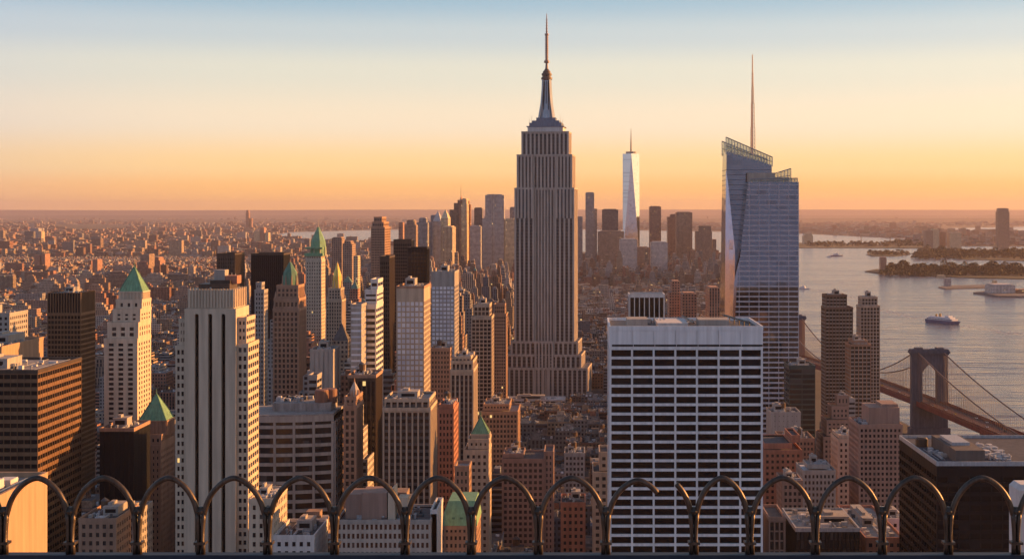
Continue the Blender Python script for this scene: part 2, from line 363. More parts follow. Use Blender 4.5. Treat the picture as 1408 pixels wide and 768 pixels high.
def roof_kit(root, x0, x1, y0, y1, z, seed=0, tank=False, pent=True, n=14, m=None):
    r = random.Random(seed); w_, d_ = x1 - x0, y1 - y0
    if w_ < 5 or d_ < 5: return
    if pent:
        b = MB(); pw, pd, ph = w_ * r.uniform(.3, .5), d_ * r.uniform(.3, .5), min(r.uniform(3, 6), w_ * .4)
        px, py = x0 + w_ * r.uniform(.1, .45), y0 + d_ * r.uniform(.25, .45)
        b.box(px, px + pw, py, py + pd, z, z + ph); b.box(px - .15, px + pw + .15, py - .15, py + pd + .15, z + ph, z + ph + .35)
        b.box(px + pw * .2, px + pw * .5, py + pd * .2, py + pd * .7, z + ph + .35, z + ph + 1.6)
        ph_o = b.build('machine_penthouse', m or M_grey, root)
        l_ = MB(); l_.box(px + pw * .15, px + pw * .85, py - .06, py - .01, z + ph * .35, z + ph * .8); l_.build('louvre', M_black, ph_o)
    u = MB()
    for i in range(n):
        a, c = x0 + w_ * r.uniform(.06, .82), y0 + d_ * r.uniform(.06, .82); s_ = r.uniform(.8, 2.4)
        u.box(a, a + s_ * r.uniform(.7, 1.8), c, c + s_ * r.uniform(.7, 1.8), z, z + r.uniform(.6, 1.9))
        if y0 < 800 and i < 24: u.build('air_conditioner', r.choice([M_unit, M_grey, M_pale, M_roof]), root); u = MB()
    for i in range(n // 2):
        a, c = x0 + w_ * r.uniform(.1, .9), y0 + d_ * r.uniform(.1, .9); u.ngon(a, c, [(.35, z), (.35, z + 1.4), (.55, z + 1.5), (.5, z + 1.9)], 8)
        if y0 < 800 and i < 12: u.build('roof_vent', M_unit, root); u = MB()
    q = x0 + w_ * r.uniform(.2, .7); u.box(q, q + .7, y0 + d_ * .1, y0 + d_ * .85, z + .2, z + .8)
    
    for i in range(2): a = x0 + w_ * r.uniform(.1, .9); u.bar((a, y0 + 1, z + .35), (a, y1 - 1, z + .35), .13)
    u.build('duct', M_unit, root)
    if tank: water_tank(root, x0 + w_ * r.uniform(.2, .8), y0 + d_ * r.uniform(.3, .7), z)
def water_tank(root, cx, cy, z, s_=1.0):
    b = MB(); b.ngon(cx, cy, [(1.7 * s_, z + 2.4 * s_), (1.75 * s_, z + 5.6 * s_)], 12)
    t_ = b.build('water_tank', M_wood, root)
    b = MB(); b.ngon(cx, cy, [(1.95 * s_, z + 5.6 * s_), (.08, z + 7.0 * s_)], 12); b.build('conical_lid', M_roof, t_)
    b = MB()
    for i in (-1, 1):
        for j in (-1, 1): b.bar((cx + i * 1.2 * s_, cy + j * 1.2 * s_, z), (cx + i * 1.1 * s_, cy + j * 1.1 * s_, z + 2.4 * s_), .12)
    b.build('stand', M_unit, t_)
def window_parts(root, gm, st, x0, x1, y0, z0, z1, nx, nf, bx, fh, pw, skip=(), zmin=None):
    """the panes of the street front as parts: the hundred highest on their own, the rest as one"""
    a = st['sp']; w_ = bx - pw; h_ = fh - a
    b = MB(); b.box(0, w_ - .04, 0, .06, 0, h_ - .04); 
    b.uv = [[(.5, .5)] * len(f) for f in b.uv]
    me = b.mesh('window', gm)
    cells = [(k, i) for k in range(nf - 1, -1, -1) for i in range(nx)]
    o0 = Vector(root['_w']); rest = MB()
    for n_, (k, i) in enumerate(cells):
        xx, zz = x0 + pw + i * bx + .02, z0 + k * fh + a + .02
        if zmin is not None and zz < zmin: continue
        yy = y0 + st['pp'] - .1
        if n_ < 100:
            o = bpy.data.objects.new('window', me); COL.objects.link(o); o.parent = root; o.location = Vector((xx, yy, zz)) - o0
        else:
            n0 = len(rest.f); rest.box(xx, xx + w_ - .04, yy, yy + .06, zz, zz + h_ - .04)
            for q in range(n0, len(rest.f)): rest.uv[q] = [(i + .5, k + .5)] * 4
    if rest.f: tag(rest.build('window', gm, root), kind='stuff')

def T(name, label, x0, x1, yt, D, dep, wm, gm=None, st='punch', tiers=(), cat='skyscraper', roof=None, tank=False, kit=True, windows=False,
      over=None, group=None, pent=True, seed=None, trim=None, zmin=None, spm=None):
    """a tower: front face x0..x1 and top yt as they appear from the viewpoint at distance D, dep metres deep"""
    gm = gm or G_dark; s_ = dict(STY[st]); s_.update(over or {}); roof = roof or M_roof
    X0, X1, Z1 = X(x0, D), X(x1, D), Z(yt, D)
    root = empty(name, ((X0 + X1) / 2, D + dep / 2, 0), label, cat, group)
    F, Gl = MB(), MB(); Sp = MB() if spm else None
    spec = [(X0, X1, D, D + dep, 0, Z1)]
    for t_ in tiers:
        fi = t_[3] if len(t_) > 3 else 2.0; bi = t_[4] if len(t_) > 4 else fi
        spec.append((X(t_[0], D), X(t_[1], D), spec[-1][2] + fi, spec[-1][3] - bi, spec[-1][5], Z(t_[2], D)))
    info = []
    for q in spec:
        Rf, Pw = MB(), MB(); info.append(tier(F, Gl, Rf, Pw, s_, *q, Sp=Sp)); Rf.build('roof', roof, root); Pw.build('parapet', trim or wm, root)
    F.build('facade', wm, root); Gl.build('glazing', gm, root)
    if Sp: Sp.build('spandrel', spm, root)
    q = spec[-1]; sd_ = seed if seed is not None else int(x0 * 7 + yt)
    if kit: roof_kit(root, q[0] + 1, q[1] - 1, q[2] + 1, q[3] - 1, q[5] - 1.24, sd_, tank, pent)
    if windows:
        nx, nf, bx, fh = info[0]; window_parts(root, gm, s_, spec[0][0], spec[0][1], spec[0][2], 0, Z1, nx, nf, bx, fh, s_['pw'], zmin=zmin)
    FOOT.append((X0, X1, D, D + dep)); OCC.append((D, x0, x1, yt, VY + CAMZ * FPX / D))
    return root, spec

def S(name, label, x0, x1, yt, D, dep, col, sty=0, tiers=(), cat='skyscraper', group=None, bay=3.6, fl=3.8, roofc=(.16, .15, .15, 0), topc=None):
    """a distant tower: wall with windows in its material; tiers as above"""
    X0, X1, Z1 = X(x0, D), X(x1, D), Z(yt, D)
    root = empty(name, ((X0 + X1) / 2, D + dep / 2, 0), label, cat, group)
    b = MB(); c = (*col, sty); k = (1 / bay, 1 / fl); r_ = MB()
    q = (X0, X1, D, D + dep, 0, Z1); b.box(*q, c=c, ct=roofc, top=1, n=k)
    for t_ in tiers:
        fi = t_[3] if len(t_) > 3 else 2.0
        q = (X(t_[0], D), X(t_[1], D), q[2] + fi, q[3] - fi, q[5], Z(t_[2], D)); b.box(*q, c=c, ct=roofc, top=1, n=k)
    b.build('tower_wall', [CW, CR], root)
    w_, d_ = q[1] - q[0], q[3] - q[2]; h = min(6, w_ * .2)
    r_.box(q[0] + w_ * .1, q[1] - w_ * .12, q[2] + d_ * .1, q[3] - d_ * .1, q[5] + .01, q[5] + h * .4, c=(*(topc or col), 0), m=0, bottom=False)
    r_.build('machine_penthouse', CR, root)
    FOOT.append((X0, X1, D, D + dep)); OCC.append((D, x0, x1, yt, VY + CAMZ * FPX / D))
    return root, q

# ------------------------------------------------------------------ setting: water, land, hills, haze
from mathutils.geometry import tessellate_polygon
def slab(name, pts, z0, z1, mat, label=None):
    """a level slab with vertical sides from world points"""
    tri = tessellate_polygon([[Vector((x, y, 0)) for x, y in pts]])
    me = bpy.data.meshes.new(name); n = len(pts)
    v = [(x, y, z1) for x, y in pts] + [(x, y, z0) for x, y in pts]; f = []
    for a, b, c in tri:
        pa, pb, pc = Vector(pts[a]), Vector(pts[b]), Vector(pts[c])
        f.append((a, b, c) if (pb - pa).cross(pc - pa) > 0 else (a, c, b))
    area = sum(pts[i][0] * pts[(i + 1) % n][1] - pts[(i + 1) % n][0] * pts[i][1] for i in range(n))
    for i in range(n):
        j = (i + 1) % n; f.append((i, i + n, j + n, j) if area > 0 else (j, j + n, i + n, i))
    me.from_pydata(v, [], f); me.materials.append(mat)
    o = bpy.data.objects.new(name, me); COL.objects.link(o); o['kind'] = 'structure'; return o
def G(px, py): D = GD(py); return (X(px, D), D)

m, t, p = nodes('river_water'); M_water = m
p.inputs['Base Color'].default_value = (.11, .10, .105, 1); p.inputs['Roughness'].default_value = .16; p.inputs['IOR'].default_value = 1.33
p.inputs['Specular IOR Level'].default_value = .8
tc = N(t, 'ShaderNodeTexCoord'); prev = None
for sc_, st_, rot_, mpx in ((.05, 4.0, .15, (.35, 1.0, 1)), (.014, 12.0, -.12, (.28, 1.0, 1)), (.003, 30.0, .1, (.3, 1, 1))):
    mp = N(t, 'ShaderNodeMapping'); mp.inputs['Rotation'].default_value = (0, 0, rot_); mp.inputs['Scale'].default_value = mpx
    t.links.new(tc.outputs['Object'], mp.inputs[0])
    n1 = N(t, 'ShaderNodeTexNoise'); n1.inputs['Scale'].default_value = sc_; n1.inputs['Detail'].default_value = 5; n1.inputs['Roughness'].default_value = .62
    t.links.new(mp.outputs[0], n1.inputs[0])
    b_ = N(t, 'ShaderNodeBump'); b_.inputs['Strength'].default_value = .8; b_.inputs['Distance'].default_value = st_
    t.links.new(n1.outputs[0], b_.inputs['Height'])
    if prev: t.links.new(prev.outputs[0], b_.inputs['Normal'])
    prev = b_
t.links.new(prev.outputs[0], p.inputs['Normal'])
slab('water', [(-45000, -3000), (45000, -3000), (45000, 53000), (-45000, 53000)], -.5, 0, M_water)

def land_mat(name, c1, c2, c3, sc_):
    m, t, p = nodes(name)
    tc = N(t, 'ShaderNodeTexCoord'); vo = N(t, 'ShaderNodeTexVoronoi'); vo.inputs['Scale'].default_value = sc_; t.links.new(tc.outputs['Object'], vo.inputs[0])
    no = N(t, 'ShaderNodeTexNoise'); no.inputs['Scale'].default_value = .0011; no.inputs['Detail'].default_value = 8; t.links.new(tc.outputs['Object'], no.inputs[0])
    sp = N(t, 'ShaderNodeSeparateColor'); t.links.new(vo.outputs['Color'], sp.inputs[0])
    rp = N(t, 'ShaderNodeValToRGB'); rp.color_ramp.elements[0].color = (*c1, 1); rp.color_ramp.elements[1].color = (*c2, 1)
    rp.color_ramp.elements[0].position = .35; rp.color_ramp.elements[1].position = .7; t.links.new(no.outputs[0], rp.inputs[0])
    mx = N(t, 'ShaderNodeMixRGB'); mx.inputs[2].default_value = (*c3, 1); t.links.new(rp.outputs[0], mx.inputs[1])
    t.links.new(math_(t, 'MULTIPLY', sp.outputs[0], .5), mx.inputs[0]); t.links.new(mx.outputs[0], p.inputs['Base Color'])
    p.inputs['Roughness'].default_value = .95; return m
M_land = land_mat('city_ground', (.055, .045, .04), (.10, .08, .065), (.12, .10, .09), .03)
M_wood_land = land_mat('wooded_shore', (.035, .04, .02), (.07, .055, .035), (.05, .05, .03), .02)
SHORE = [(1296, 613), (1190, 556), (1140, 515), (1105, 480), (1085, 440), (1050, 400), (1010, 375), (960, 358), (880, 350), (760, 345), (640, 340),
         (540, 336), (500, 334), (440, 333), (375, 328), (372, 323), (400, 319), (520, 316), (640, 315), (800, 315.5), (900, 317), (1000, 318.5), (1100, 321),
         (1180, 325), (1265, 329), (1250, 334), (1262, 338), (1408, 339), (1700, 340)]
land = [(-4000, -2500), (1700, -2500), (1400, 400), (620, 1000), (440, 1180)] + [G(*q) for q in SHORE] + \
       [(44000, GD(341)), (44000, 52000), (-44000, 52000), (-44000, 4000)]
slab('ground', land, -.4, 2.5, M_land)
M_pier = wall('pier_stone', (.17, .155, .15))
ISL = {'causeway': [(1098, 334), (1180, 335.5), (1250, 336.5), (1275, 338), (1300, 340), (1250, 341.5), (1190, 341), (1098, 341)],
       'sandbar': [(1191, 350), (1215, 346), (1250, 346.5), (1252, 350), (1230, 352.5), (1200, 352.5)],
       'headland': [(1252, 348.5), (1300, 345.5), (1380, 349), (1500, 351), (1500, 358), (1400, 358.5), (1330, 357), (1280, 353)],
       'island': [(1189, 373.5), (1205, 370.5), (1240, 371), (1300, 371), (1500, 372), (1500, 385), (1400, 383.5), (1330, 382), (1260, 379), (1215, 377.5)],
       'breakwater': [(1290, 395.5), (1300, 393.5), (1366, 392), (1366, 395.5), (1300, 397.5)]}
for nm, q in ISL.items(): slab(nm, [G(*a) for a in q], -.3, 2.6, M_wood_land if nm != 'breakwater' else M_pier)
slab('pier', [G(1338, 403.5), G(1362, 401), G(1500, 401), G(1500, 410), G(1375, 408.5)], -.3, 4, M_pier)
slab('bay', [G(1300, 314), G(1408, 312), G(1700, 311), G(1700, 318), G(1408, 318), G(1330, 317)], 2.2, 2.9, M_water)
slab('lagoon', [G(1262, 343.3), G(1408, 342), G(1500, 342), G(1500, 345), G(1300, 344.6)], 2.2, 2.9, M_water)

PARK = [(70, 309), (135, 308.5), (180, 311), (175, 316), (120, 317.5), (75, 315)]
slab('park', [G(*q) for q in PARK], 2.2, 3.2, M_wood_land)
M_hill = land_mat('far_forest', (.05, .045, .03), (.08, .06, .045), (.07, .06, .05), .001)
def ridge(d, depth, h0, h1, seed, wl):
    r = np.random.default_rng(seed); n = 260; xs = np.linspace(-43000, 43000, n)
    h = sum(np.sin(xs / (wl / k) + r.uniform(0, 6)) / k for k in (1, 2.3, 4.7, 9.1)); h = (h - h.min()) / (h.max() - h.min())
    h = h0 + (h1 - h0) * h; v, f = [], []
    prof = [(0, 0), (.2, .45), (.5, 1), (.8, .5), (1, 0)]
    for i in range(n):
        for a, b in prof: v.append((xs[i], d + depth * a, 2 + h[i] * b))
    for i in range(n - 1):
        for j in range(4): a = i * 5 + j; f.append((a, a + 5, a + 6, a + 1))
        f.append((i * 5, i * 5 + 4, i * 5 + 9, i * 5 + 5))
    me = bpy.data.meshes.new('hills'); me.from_pydata(v, [], f); me.materials.append(M_hill)
    o = bpy.data.objects.new('hills', me); COL.objects.link(o); o['kind'] = 'structure'
ridge(26000, 4000, 20, 75, 3, 12000); ridge(36000, 5000, 70, 150, 4, 15000); ridge(46000, 5500, 180, 262, 8, 20000)

hz = MB(); hz.box(-46000, 46000, -4000, 54000, -1.5, 540)
m = bpy.data.materials.new('haze'); m.use_nodes = True; t = m.node_tree; t.nodes.clear()
o_ = N(t, 'ShaderNodeOutputMaterial'); pv = N(t, 'ShaderNodeVolumePrincipled'); pv.inputs['Density'].default_value = HAZE_DENSITY
pv.inputs['Color'].default_value = (.78, .66, .72, 1); pv.inputs['Anisotropy'].default_value = .25
t.links.new(pv.outputs[0], o_.inputs['Volume'])
h_ = hz.build('haze', m); h_['kind'] = 'stuff'; h_['label'] = 'warm evening haze over the city and harbour'

# ------------------------------------------------------------------ landmark: stepped limestone tower with a mast
def landmark_tower():
    D = 1667.0; cx = X(751, D)
    root = empty('skyscraper', (cx, D + 25, 0), 'tallest tower, ribbed grey limestone with steep setbacks and a needle mast', 'skyscraper')
    F, Gl, Rf, Pw = MB(), MB(), MB(), MB()
    st = dict(bay=5.6, pw=2.2, fl=3.75, sp=1.6, pp=1.3, sd=1.0, attic=3, mid=1)
    x = lambda p_: X(p_, D); z = lambda p_: Z(p_, D)
    Sp = MB()
    def tr(a, b, y0, y1, zb, zt, **k):
        s_ = dict(st); s_.update(k); Rf, Pw = MB(), MB(); tier(F, Gl, Rf, Pw, s_, x(a), x(b), D + y0, D + y1, zb, zt, Sp=Sp); Rf.build('roof', M_roofp, root); Pw.build('parapet', M_lime, root)
    tr(688, 811, -2, 58, 0, z(505)); tr(698, 802, 0, 56, z(505), z(487)); tr(704, 797.5, 1, 54, z(487), z(469))
    # shaft: two wings and a recessed middle
    tr(709, 736.5, 2.4, 50, z(505), z(258)); tr(764.5, 792, 2.4, 50, z(505), z(258)); tr(736.5, 764.5, 5.5, 48, z(487), z(258), bay=4.2)
    tr(737.5, 763.5, -1.2, 5.4, z(548), z(469), bay=4.2)
    tr(712, 734, 3.5, 47, z(258), z(212), bay=4.6); tr(767, 789, 3.5, 47, z(258), z(212), bay=4.6); tr(734, 767, 6.2, 45, z(258), z(212), bay=4.4)
    tr(718, 784, 7, 42, z(212), z(180), bay=5.2, sp=.9)
    tr(712.5, 735, 2.0, 3.45, z(300), z(258), bay=4.6); tr(766, 788.5, 2.0, 3.45, z(300), z(258), bay=4.6)
    F.build('facade', M_lime, root); Gl.build('glazing', G_old, root); Sp.build('spandrel', wall('grey_spandrel', (.10, .088, .08), rough=.6), root)
    cy = D + 25; m_ = lambda p_: p_ * D / FPX
    cr_ = MB(); cr_.box(cx - m_(24.5), cx + m_(24.5), cy - m_(20), cy + m_(20), z(180), z(174)); cr_.build('terrace_wall', M_pale, root); cr_ = MB()
    for hw, a, b in ((26, 174, 172.6), (22.5, 172.6, 168), (19, 168, 164.8), (13.5, 164.8, 160.5)):
        hw = m_(hw); cr_.box(cx - hw, cx + hw, cy - hw * .8, cy + hw * .8, z(a) + .0, z(b))
    cr_.build('observation_deck', M_slate, root)
    b = MB()
    for s_ in (-1, 1):
        for q, h in ((23, 7), (20, 12), (17, 6), (13, 9)):
            b.bar((cx + s_ * m_(q), cy - 8, z(172)), (cx + s_ * m_(q), cy - 8, z(172) + m_(h + 3)), .22, r2=.1)
    b.build('rooftop_aerial', M_mast, root)
    # mooring mast: buttressed drum that tapers upward
    b = MB(); b.ngon(cx, cy, [(m_(11.5), z(161)), (m_(9.5), z(150)), (m_(7.4), z(135)), (m_(6.2), z(118)), (m_(5.8), z(108))], 16)
    ms = b.build('mooring_mast', M_steel, root)
    b = MB()
    for i in range(4):
        a = math.pi / 4 + i * math.pi / 2; c_, s_ = math.cos(a), math.sin(a)
        for zz0, zz1, r0, r1 in ((161, 140, 14.5, 10), (140, 120, 10, 8), (120, 107, 8, 7.4)):
            def q4(r, zz): return [(cx + c_ * m_(r) - s_ * 1.2, cy + s_ * m_(r) + c_ * 1.2, zz), (cx + c_ * 2 - s_ * 1.2, cy + s_ * 2 + c_ * 1.2, zz), (cx + c_ * 2 + s_ * 1.2, cy + s_ * 2 - c_ * 1.2, zz), (cx + c_ * m_(r) + s_ * 1.2, cy + s_ * m_(r) - c_ * 1.2, zz)]
            b.frustum(q4(r0, z(zz0)), q4(r1, z(zz1)))
    b.build('buttress', M_steel, ms)
    b = MB(); b.ngon(cx, cy, [(m_(6.4), z(108)), (m_(7.8), z(106.5)), (m_(7.8), z(104)), (m_(6.2), z(103.5)), (m_(6.2), z(101.5)), (m_(7.2), z(101)), (m_(7.2), z(98.5)),
                              (m_(5.6), z(98)), (m_(5.6), z(96)), (m_(4.2), z(94.5)), (m_(2.4), z(92))], 20)
    b.build('cap_ring', wall('cap_brown', (.16, .11, .085), rough=.5), ms)
    b = MB()
    for s_ in (-3.4, 0, 3.4): b.frustum([(cx + m_(s_) - .5, cy - m_(9.2), z(156)), (cx + m_(s_) + .5, cy - m_(9.2), z(156)), (cx + m_(s_) + .5, cy, z(156)), (cx + m_(s_) - .5, cy, z(156))], [(cx + m_(s_ * .8) - .35, cy - m_(6.1), z(110)), (cx + m_(s_ * .8) + .35, cy - m_(6.1), z(110)), (cx + m_(s_ * .8) + .35, cy, z(110)), (cx + m_(s_ * .8) - .35, cy, z(110))])
    b.build('window_strip', M_black, ms)
    b = MB(); b.ngon(cx, cy, [(m_(2.2), z(92)), (m_(1.6), z(84)), (m_(3.8), z(83.5)), (m_(3.8), z(80.5)), (m_(1.9), z(80)), (m_(2.0), z(68)), (m_(1.9), z(45)), (m_(3.0), z(44.5)), (m_(3.0), z(43)), (m_(1.2), z(42.5)), (m_(.9), z(28)), (m_(.35), z(15))], 8)
    an = b.build('antenna', M_mast, root)
    b = MB()
    for k in range(12):
        zz = z(79 - k * 3); b.box(cx - m_(2.7), cx + m_(2.7), cy - .3, cy + .3, zz, zz + .5); b.box(cx - .3, cx + .3, cy - m_(2.7), cy + m_(2.7), zz + .6, zz + 1.1)
    for k in range(5): zz = z(40 - k * 4); b.box(cx - m_(1.8), cx + m_(1.8), cy - .2, cy + .2, zz, zz + .4)
    b.build('antenna_dipole', M_mast, an)
    root.rotation_euler.z = R(-4.6)
    FOOT.append((x(684), x(815), D - 8, D + 66)); OCC.append((D, 709, 792, 180, 560)); OCC.append((D, 688, 811, 500, 560))
landmark_tower()

# ------------------------------------------------------------------ the near towers, right of centre
# white slab with seven wide bays
root, sp_ = T('office_tower', 'broad white gridded office slab with seven bays of black strip windows and blank top panels', 838, 1049, 448, 560, 45, M_white, G_black, 'grid',
              over=dict(bay=8.4, pw=.75, fl=3.6, sp=1.02, pp=.9, sd=.05, attic=9.2), windows=True, kit=False, roof=M_spandark)
x0, x1, y0, y1, _, z1 = sp_[0]
b = MB(); bw = (x1 - x0 - .85) / 7
for i in range(7): b.box(x0 + .95 + i * bw, x0 + .75 + (i + 1) * bw, y0 - .03, y0 + .4, z1 - 7.85, z1 - 7.1)
b.build('louvre_slot', M_black, root)
b = MB()
for i in range(1, 7): q = x0 + .42 + i * bw; b.box(q - .07, q + .07, y0 + .0, y0 + .06, z1 - 7.0, z1 - 1.6)
b.build('panel_joint', M_grey, root)
b = MB(); zt = z1 - 1.2
b.box(x0 + 7, x0 + 15, y0 + 6, y0 + 20, zt, zt + 3.4); b.build('machine_penthouse', M_grey, root)
b = MB(); b.box(x0 + 35, x0 + 47, y0 + 8, y0 + 22, zt, zt + 3); b.build('machine_penthouse', M_grey, root)
b = MB(); b.box(x0 + 19, x0 + 31, y0 + 10, y0 + 34, zt, zt + 1.6); b.build('raised_roof_deck', M_pale, root)
b = MB(); b.bar((x1 - 5, y0 + 1.5, zt + 2.4), (x1 - 11, y1 - 3, zt + 2.4), .4); b.bar((x0 + 33, y0 + 6, zt + 2), (x0 + 31, y1 - 3, zt + 2), .4)
for i in range(6): b.bar((x1 - 5 - i * 1.1, y0 + 2 + i * 8, zt), (x1 - 5 - i * 1.1, y0 + 2 + i * 8, zt + 2.4), .2)
b.build('cleaning_rail', M_iron, root)
roof_kit(root, x0 + 4, x1 - 12, y0 + 24, y1 - 3, zt, 5, pent=False, n=16)
# slatted cooling tower block just behind it
root, _ = T('office_block', 'small square block with white frame and tall dark slats peeping over the white slab roof', 865, 914, 404, 700, 16, M_pale, G_black, 'rib', cat='office block',
            over=dict(bay=2.6, pw=.45, fl=30, sp=.4, pp=.7, sd=.3, attic=1.6), kit=False)

# glass tower with a slanted crown
def crystal_tower():
    D = 1150.0; x = lambda p_: X(p_, D); z = lambda p_: Z(p_, D)
    root = empty('glass_skyscraper', (x(1048), D + 25, 0), 'faceted blue glass skyscraper with slanted crown and tall red spire behind the white slab', 'skyscraper')
    fl = 4.0; bay = 7.82
    def uvs(pts):   # planar: bays along, floors up
        o_ = Vector(pts[0]); n_ = (Vector(pts[1]) - o_).cross(Vector(pts[-1]) - o_); h = Vector((n_.y, -n_.x, 0)); h = Vector((-n_.y, n_.x, 0)).normalized() if h.length > 1e-6 else Vector((1, 0, 0))
        return [((Vector(q) - o_).dot(h) / bay, q[2] / fl) for q in pts]
    g = MB()
    def prism(pts_lo, pts_hi, mb=g):
        k = len(pts_lo)
        for i in range(k):
            j = (i + 1) % k; q = [pts_lo[i], pts_lo[j], pts_hi[j], pts_hi[i]]; mb.face(q, uvs(q))
        mb.face(list(pts_hi)); 
    # rear shard
    A = [(x(996.5), D + 14, 0), (x(1066), D + 14, 0), (x(1066), D + 52, 0), (x(996.5) - 1, D + 52, 0)]
    B = [(x(1002), D + 17, z(207)), (x(1065), D + 17, z(226)), (x(1065), D + 50, z(226)), (x(1002), D + 50, z(207))]
    prism(A, B)
    # front shard with a slanting left edge and a broad base
    f1 = [(x(1013), D, z(395)), (x(1098), D, z(395)), (x(1098), D + 46, z(395)), (x(1008), D + 46, z(395))]
    f0 = [(x(999), D + 2, 0), (x(1098), D, 0), (x(1098), D + 46, 0), (x(999), D + 46, 0)]
    f2 = [(x(1029), D + 1, z(250)), (x(1097.5), D, z(250)), (x(1097.5), D + 44, z(250)), (x(1027), D + 44, z(250))]
    prism(f0, f1); prism(f1, f2)
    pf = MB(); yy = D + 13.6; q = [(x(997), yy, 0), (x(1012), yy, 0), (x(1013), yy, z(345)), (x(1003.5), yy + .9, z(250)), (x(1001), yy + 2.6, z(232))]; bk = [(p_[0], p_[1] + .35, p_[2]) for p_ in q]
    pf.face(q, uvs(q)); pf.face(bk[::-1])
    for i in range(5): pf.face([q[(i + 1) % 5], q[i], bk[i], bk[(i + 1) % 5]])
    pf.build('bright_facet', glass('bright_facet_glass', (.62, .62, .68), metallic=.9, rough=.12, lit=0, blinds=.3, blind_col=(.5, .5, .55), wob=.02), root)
    g.build('curtain_wall', G_blue, root)
    # mullions and floor edges, proud of the glass
    fm = MB()
    def lerp(a, b, q): return a + (b - a) * q
    nfl = int(z(250) / fl)
    for k in range(2, nfl + 1):
        zz = k * fl
        if zz <= z(395): q = zz / z(395); xa = lerp(x(999), x(1013), q)
        else: q = (zz - z(395)) / (z(250) - z(395)); xa = lerp(x(1013), x(1029), q)
        deep = .95 if zz < z(395) else .5
        fm.box(xa, x(1098) + .12, D - .16, D + 44, zz - (1.7 - 1.15 * zz / z(250)), zz)
    for i in range(8):
        px_ = 1098 - i * 13.6
        if px_ < 1012: break
        zt = z(250) if px_ >= 1029 else z(395) + (px_ - 1013) / 16 * (z(250) - z(395))
        fm.box(x(px_) - .2, x(px_) + .2, D - .26, D + .5, 0, zt, bottom=False)
    for i in range(1, 7): fm.box(x(1098) - .2, x(1098) + .2, D + i * 7, D + i * 7 + .35, 0, z(250), bottom=False)
    fm.build('mullion_grid', wall('silver_mullion', (.52, .50, .54), rough=.5, var=.05), root)
    fm = MB()
    for k in range(20, int(z(226) / fl) + 2):
        zz = k * fl
        if zz > z(222): break
        fm.box(x(1001), x(1065) + .1, D + 16.2, D + 50.2, zz - .3, zz) if zz < z(228) else None
    fm.build('mullion_grid', wall('blue_mullion', (.06, .08, .12), rough=.4), root)
    # glass screens at the top
    def screen(a, b, ya, yb, lo_a, lo_b, hi_a, hi_b, nm='crown_screen'):
        s_ = MB(); q = [(x(a), ya, z(lo_a)), (x(b), yb, z(lo_b)), (x(b), yb, z(hi_b)), (x(a), ya, z(hi_a))]
        back = [(p_[0], p_[1] + .25, p_[2]) for p_ in q]; s_.face(q, uvs(q)); s_.face(list(reversed(back)), uvs(q))
        for i in range(4): s_.face([q[(i + 1) % 4], q[i], back[i], back[(i + 1) % 4]])
        o = s_.build(nm, M_screen, root)
        r_ = MB(); n = max(3, int((b - a) / 4))
        for i in range(n + 1):
            f_ = i / n; xx, yy = lerp(x(a), x(b), f_), lerp(ya, yb, f_)
            r_.box(xx - .22, xx + .22, yy - .35, yy - .02, lerp(z(lo_a), z(lo_b), f_), lerp(z(hi_a), z(hi_b), f_))
        r_.bar((x(a), ya - .2, z(hi_a)), (x(b), yb - .2, z(hi_b)), .4)
        ml, mh = (lo_a + hi_a) / 2, (lo_b + hi_b) / 2; r_.bar((x(a), ya - .2, z(ml)), (x(b), yb - .2, z(mh)), .22)
        r_.build('screen_frame', M_steel, o)
    mm, tt, pp_ = nodes('screen_glass'); pp_.inputs['Base Color'].default_value = (.75, .78, .7, 1); pp_.inputs['Transmission Weight'].default_value = .75
    pp_.inputs['Roughness'].default_value = .1; pp_.inputs['IOR'].default_value = 1.1; M_screen = mm
    screen(1001, 1066, D + 17, D + 17, 211, 228, 187, 215); screen(1001, 1066, D + 50, D + 50, 211, 228, 190, 216)
    screen(1068, 1091, D + 14, D + 14, 250, 250, 238, 231); screen(1032, 1097, D + 1.5, D + 1.5, 250, 250, 246, 245)
    b = MB(); b.box(x(1030), x(1068), D + 10, D + 40, z(250), z(237)); b.box(x(1050), x(1090), D + 20, D + 40, z(250), z(243)); b.build('plant_room', M_grey, root)
    b = MB(); c_ = X(1034.5, D + 34); yy = D + 34
    prof = [(2.3, z(211)), (2.1, z(172)), (1.7, z(171)), (1.55, z(138)), (1.15, z(137)), (1.0, z(115)), (.7, z(114)), (.6, z(95)), (.35, z(94)), (.2, z(69))]
    for i in range(3):
        a = 2 * math.pi * i / 3
        for (r0, za), (r1, zb) in zip(prof[:-1], prof[1:]): b.bar((c_ + r0 * math.cos(a), yy + r0 * math.sin(a), za), (c_ + r1 * math.cos(a), yy + r1 * math.sin(a), zb), .24)
    zz = z(211)
    while zz < z(96):
        r0 = np.interp(zz, [q[1] for q in prof], [q[0] for q in prof])
        for i in range(3):
            a, a2 = 2 * math.pi * i / 3, 2 * math.pi * (i + 1) / 3
            b.bar((c_ + r0 * math.cos(a), yy + r0 * math.sin(a), zz), (c_ + r0 * math.cos(a2), yy + r0 * math.sin(a2), zz + 3.2), .15)
            b.bar((c_ + r0 * math.cos(a), yy + r0 * math.sin(a), zz), (c_ + r0 * math.cos(a2), yy + r0 * math.sin(a2), zz), .15)
        zz += 3.2
    b.build('spire', wall('rusty_spire', (.46, .34, .30), rough=.5, var=.1), root)
    b = MB(); b.ngon(c_, yy, [(.7, z(211)), (.4, z(130)), (.15, z(69))], 6); b.build('spire_core', wall('pale_spire_core', (.55, .45, .42), rough=.5), root)
    FOOT.append((x(994), x(1102), D - 3, D + 56)); OCC.append((D, 998, 1098, 200, 664))
crystal_tower()

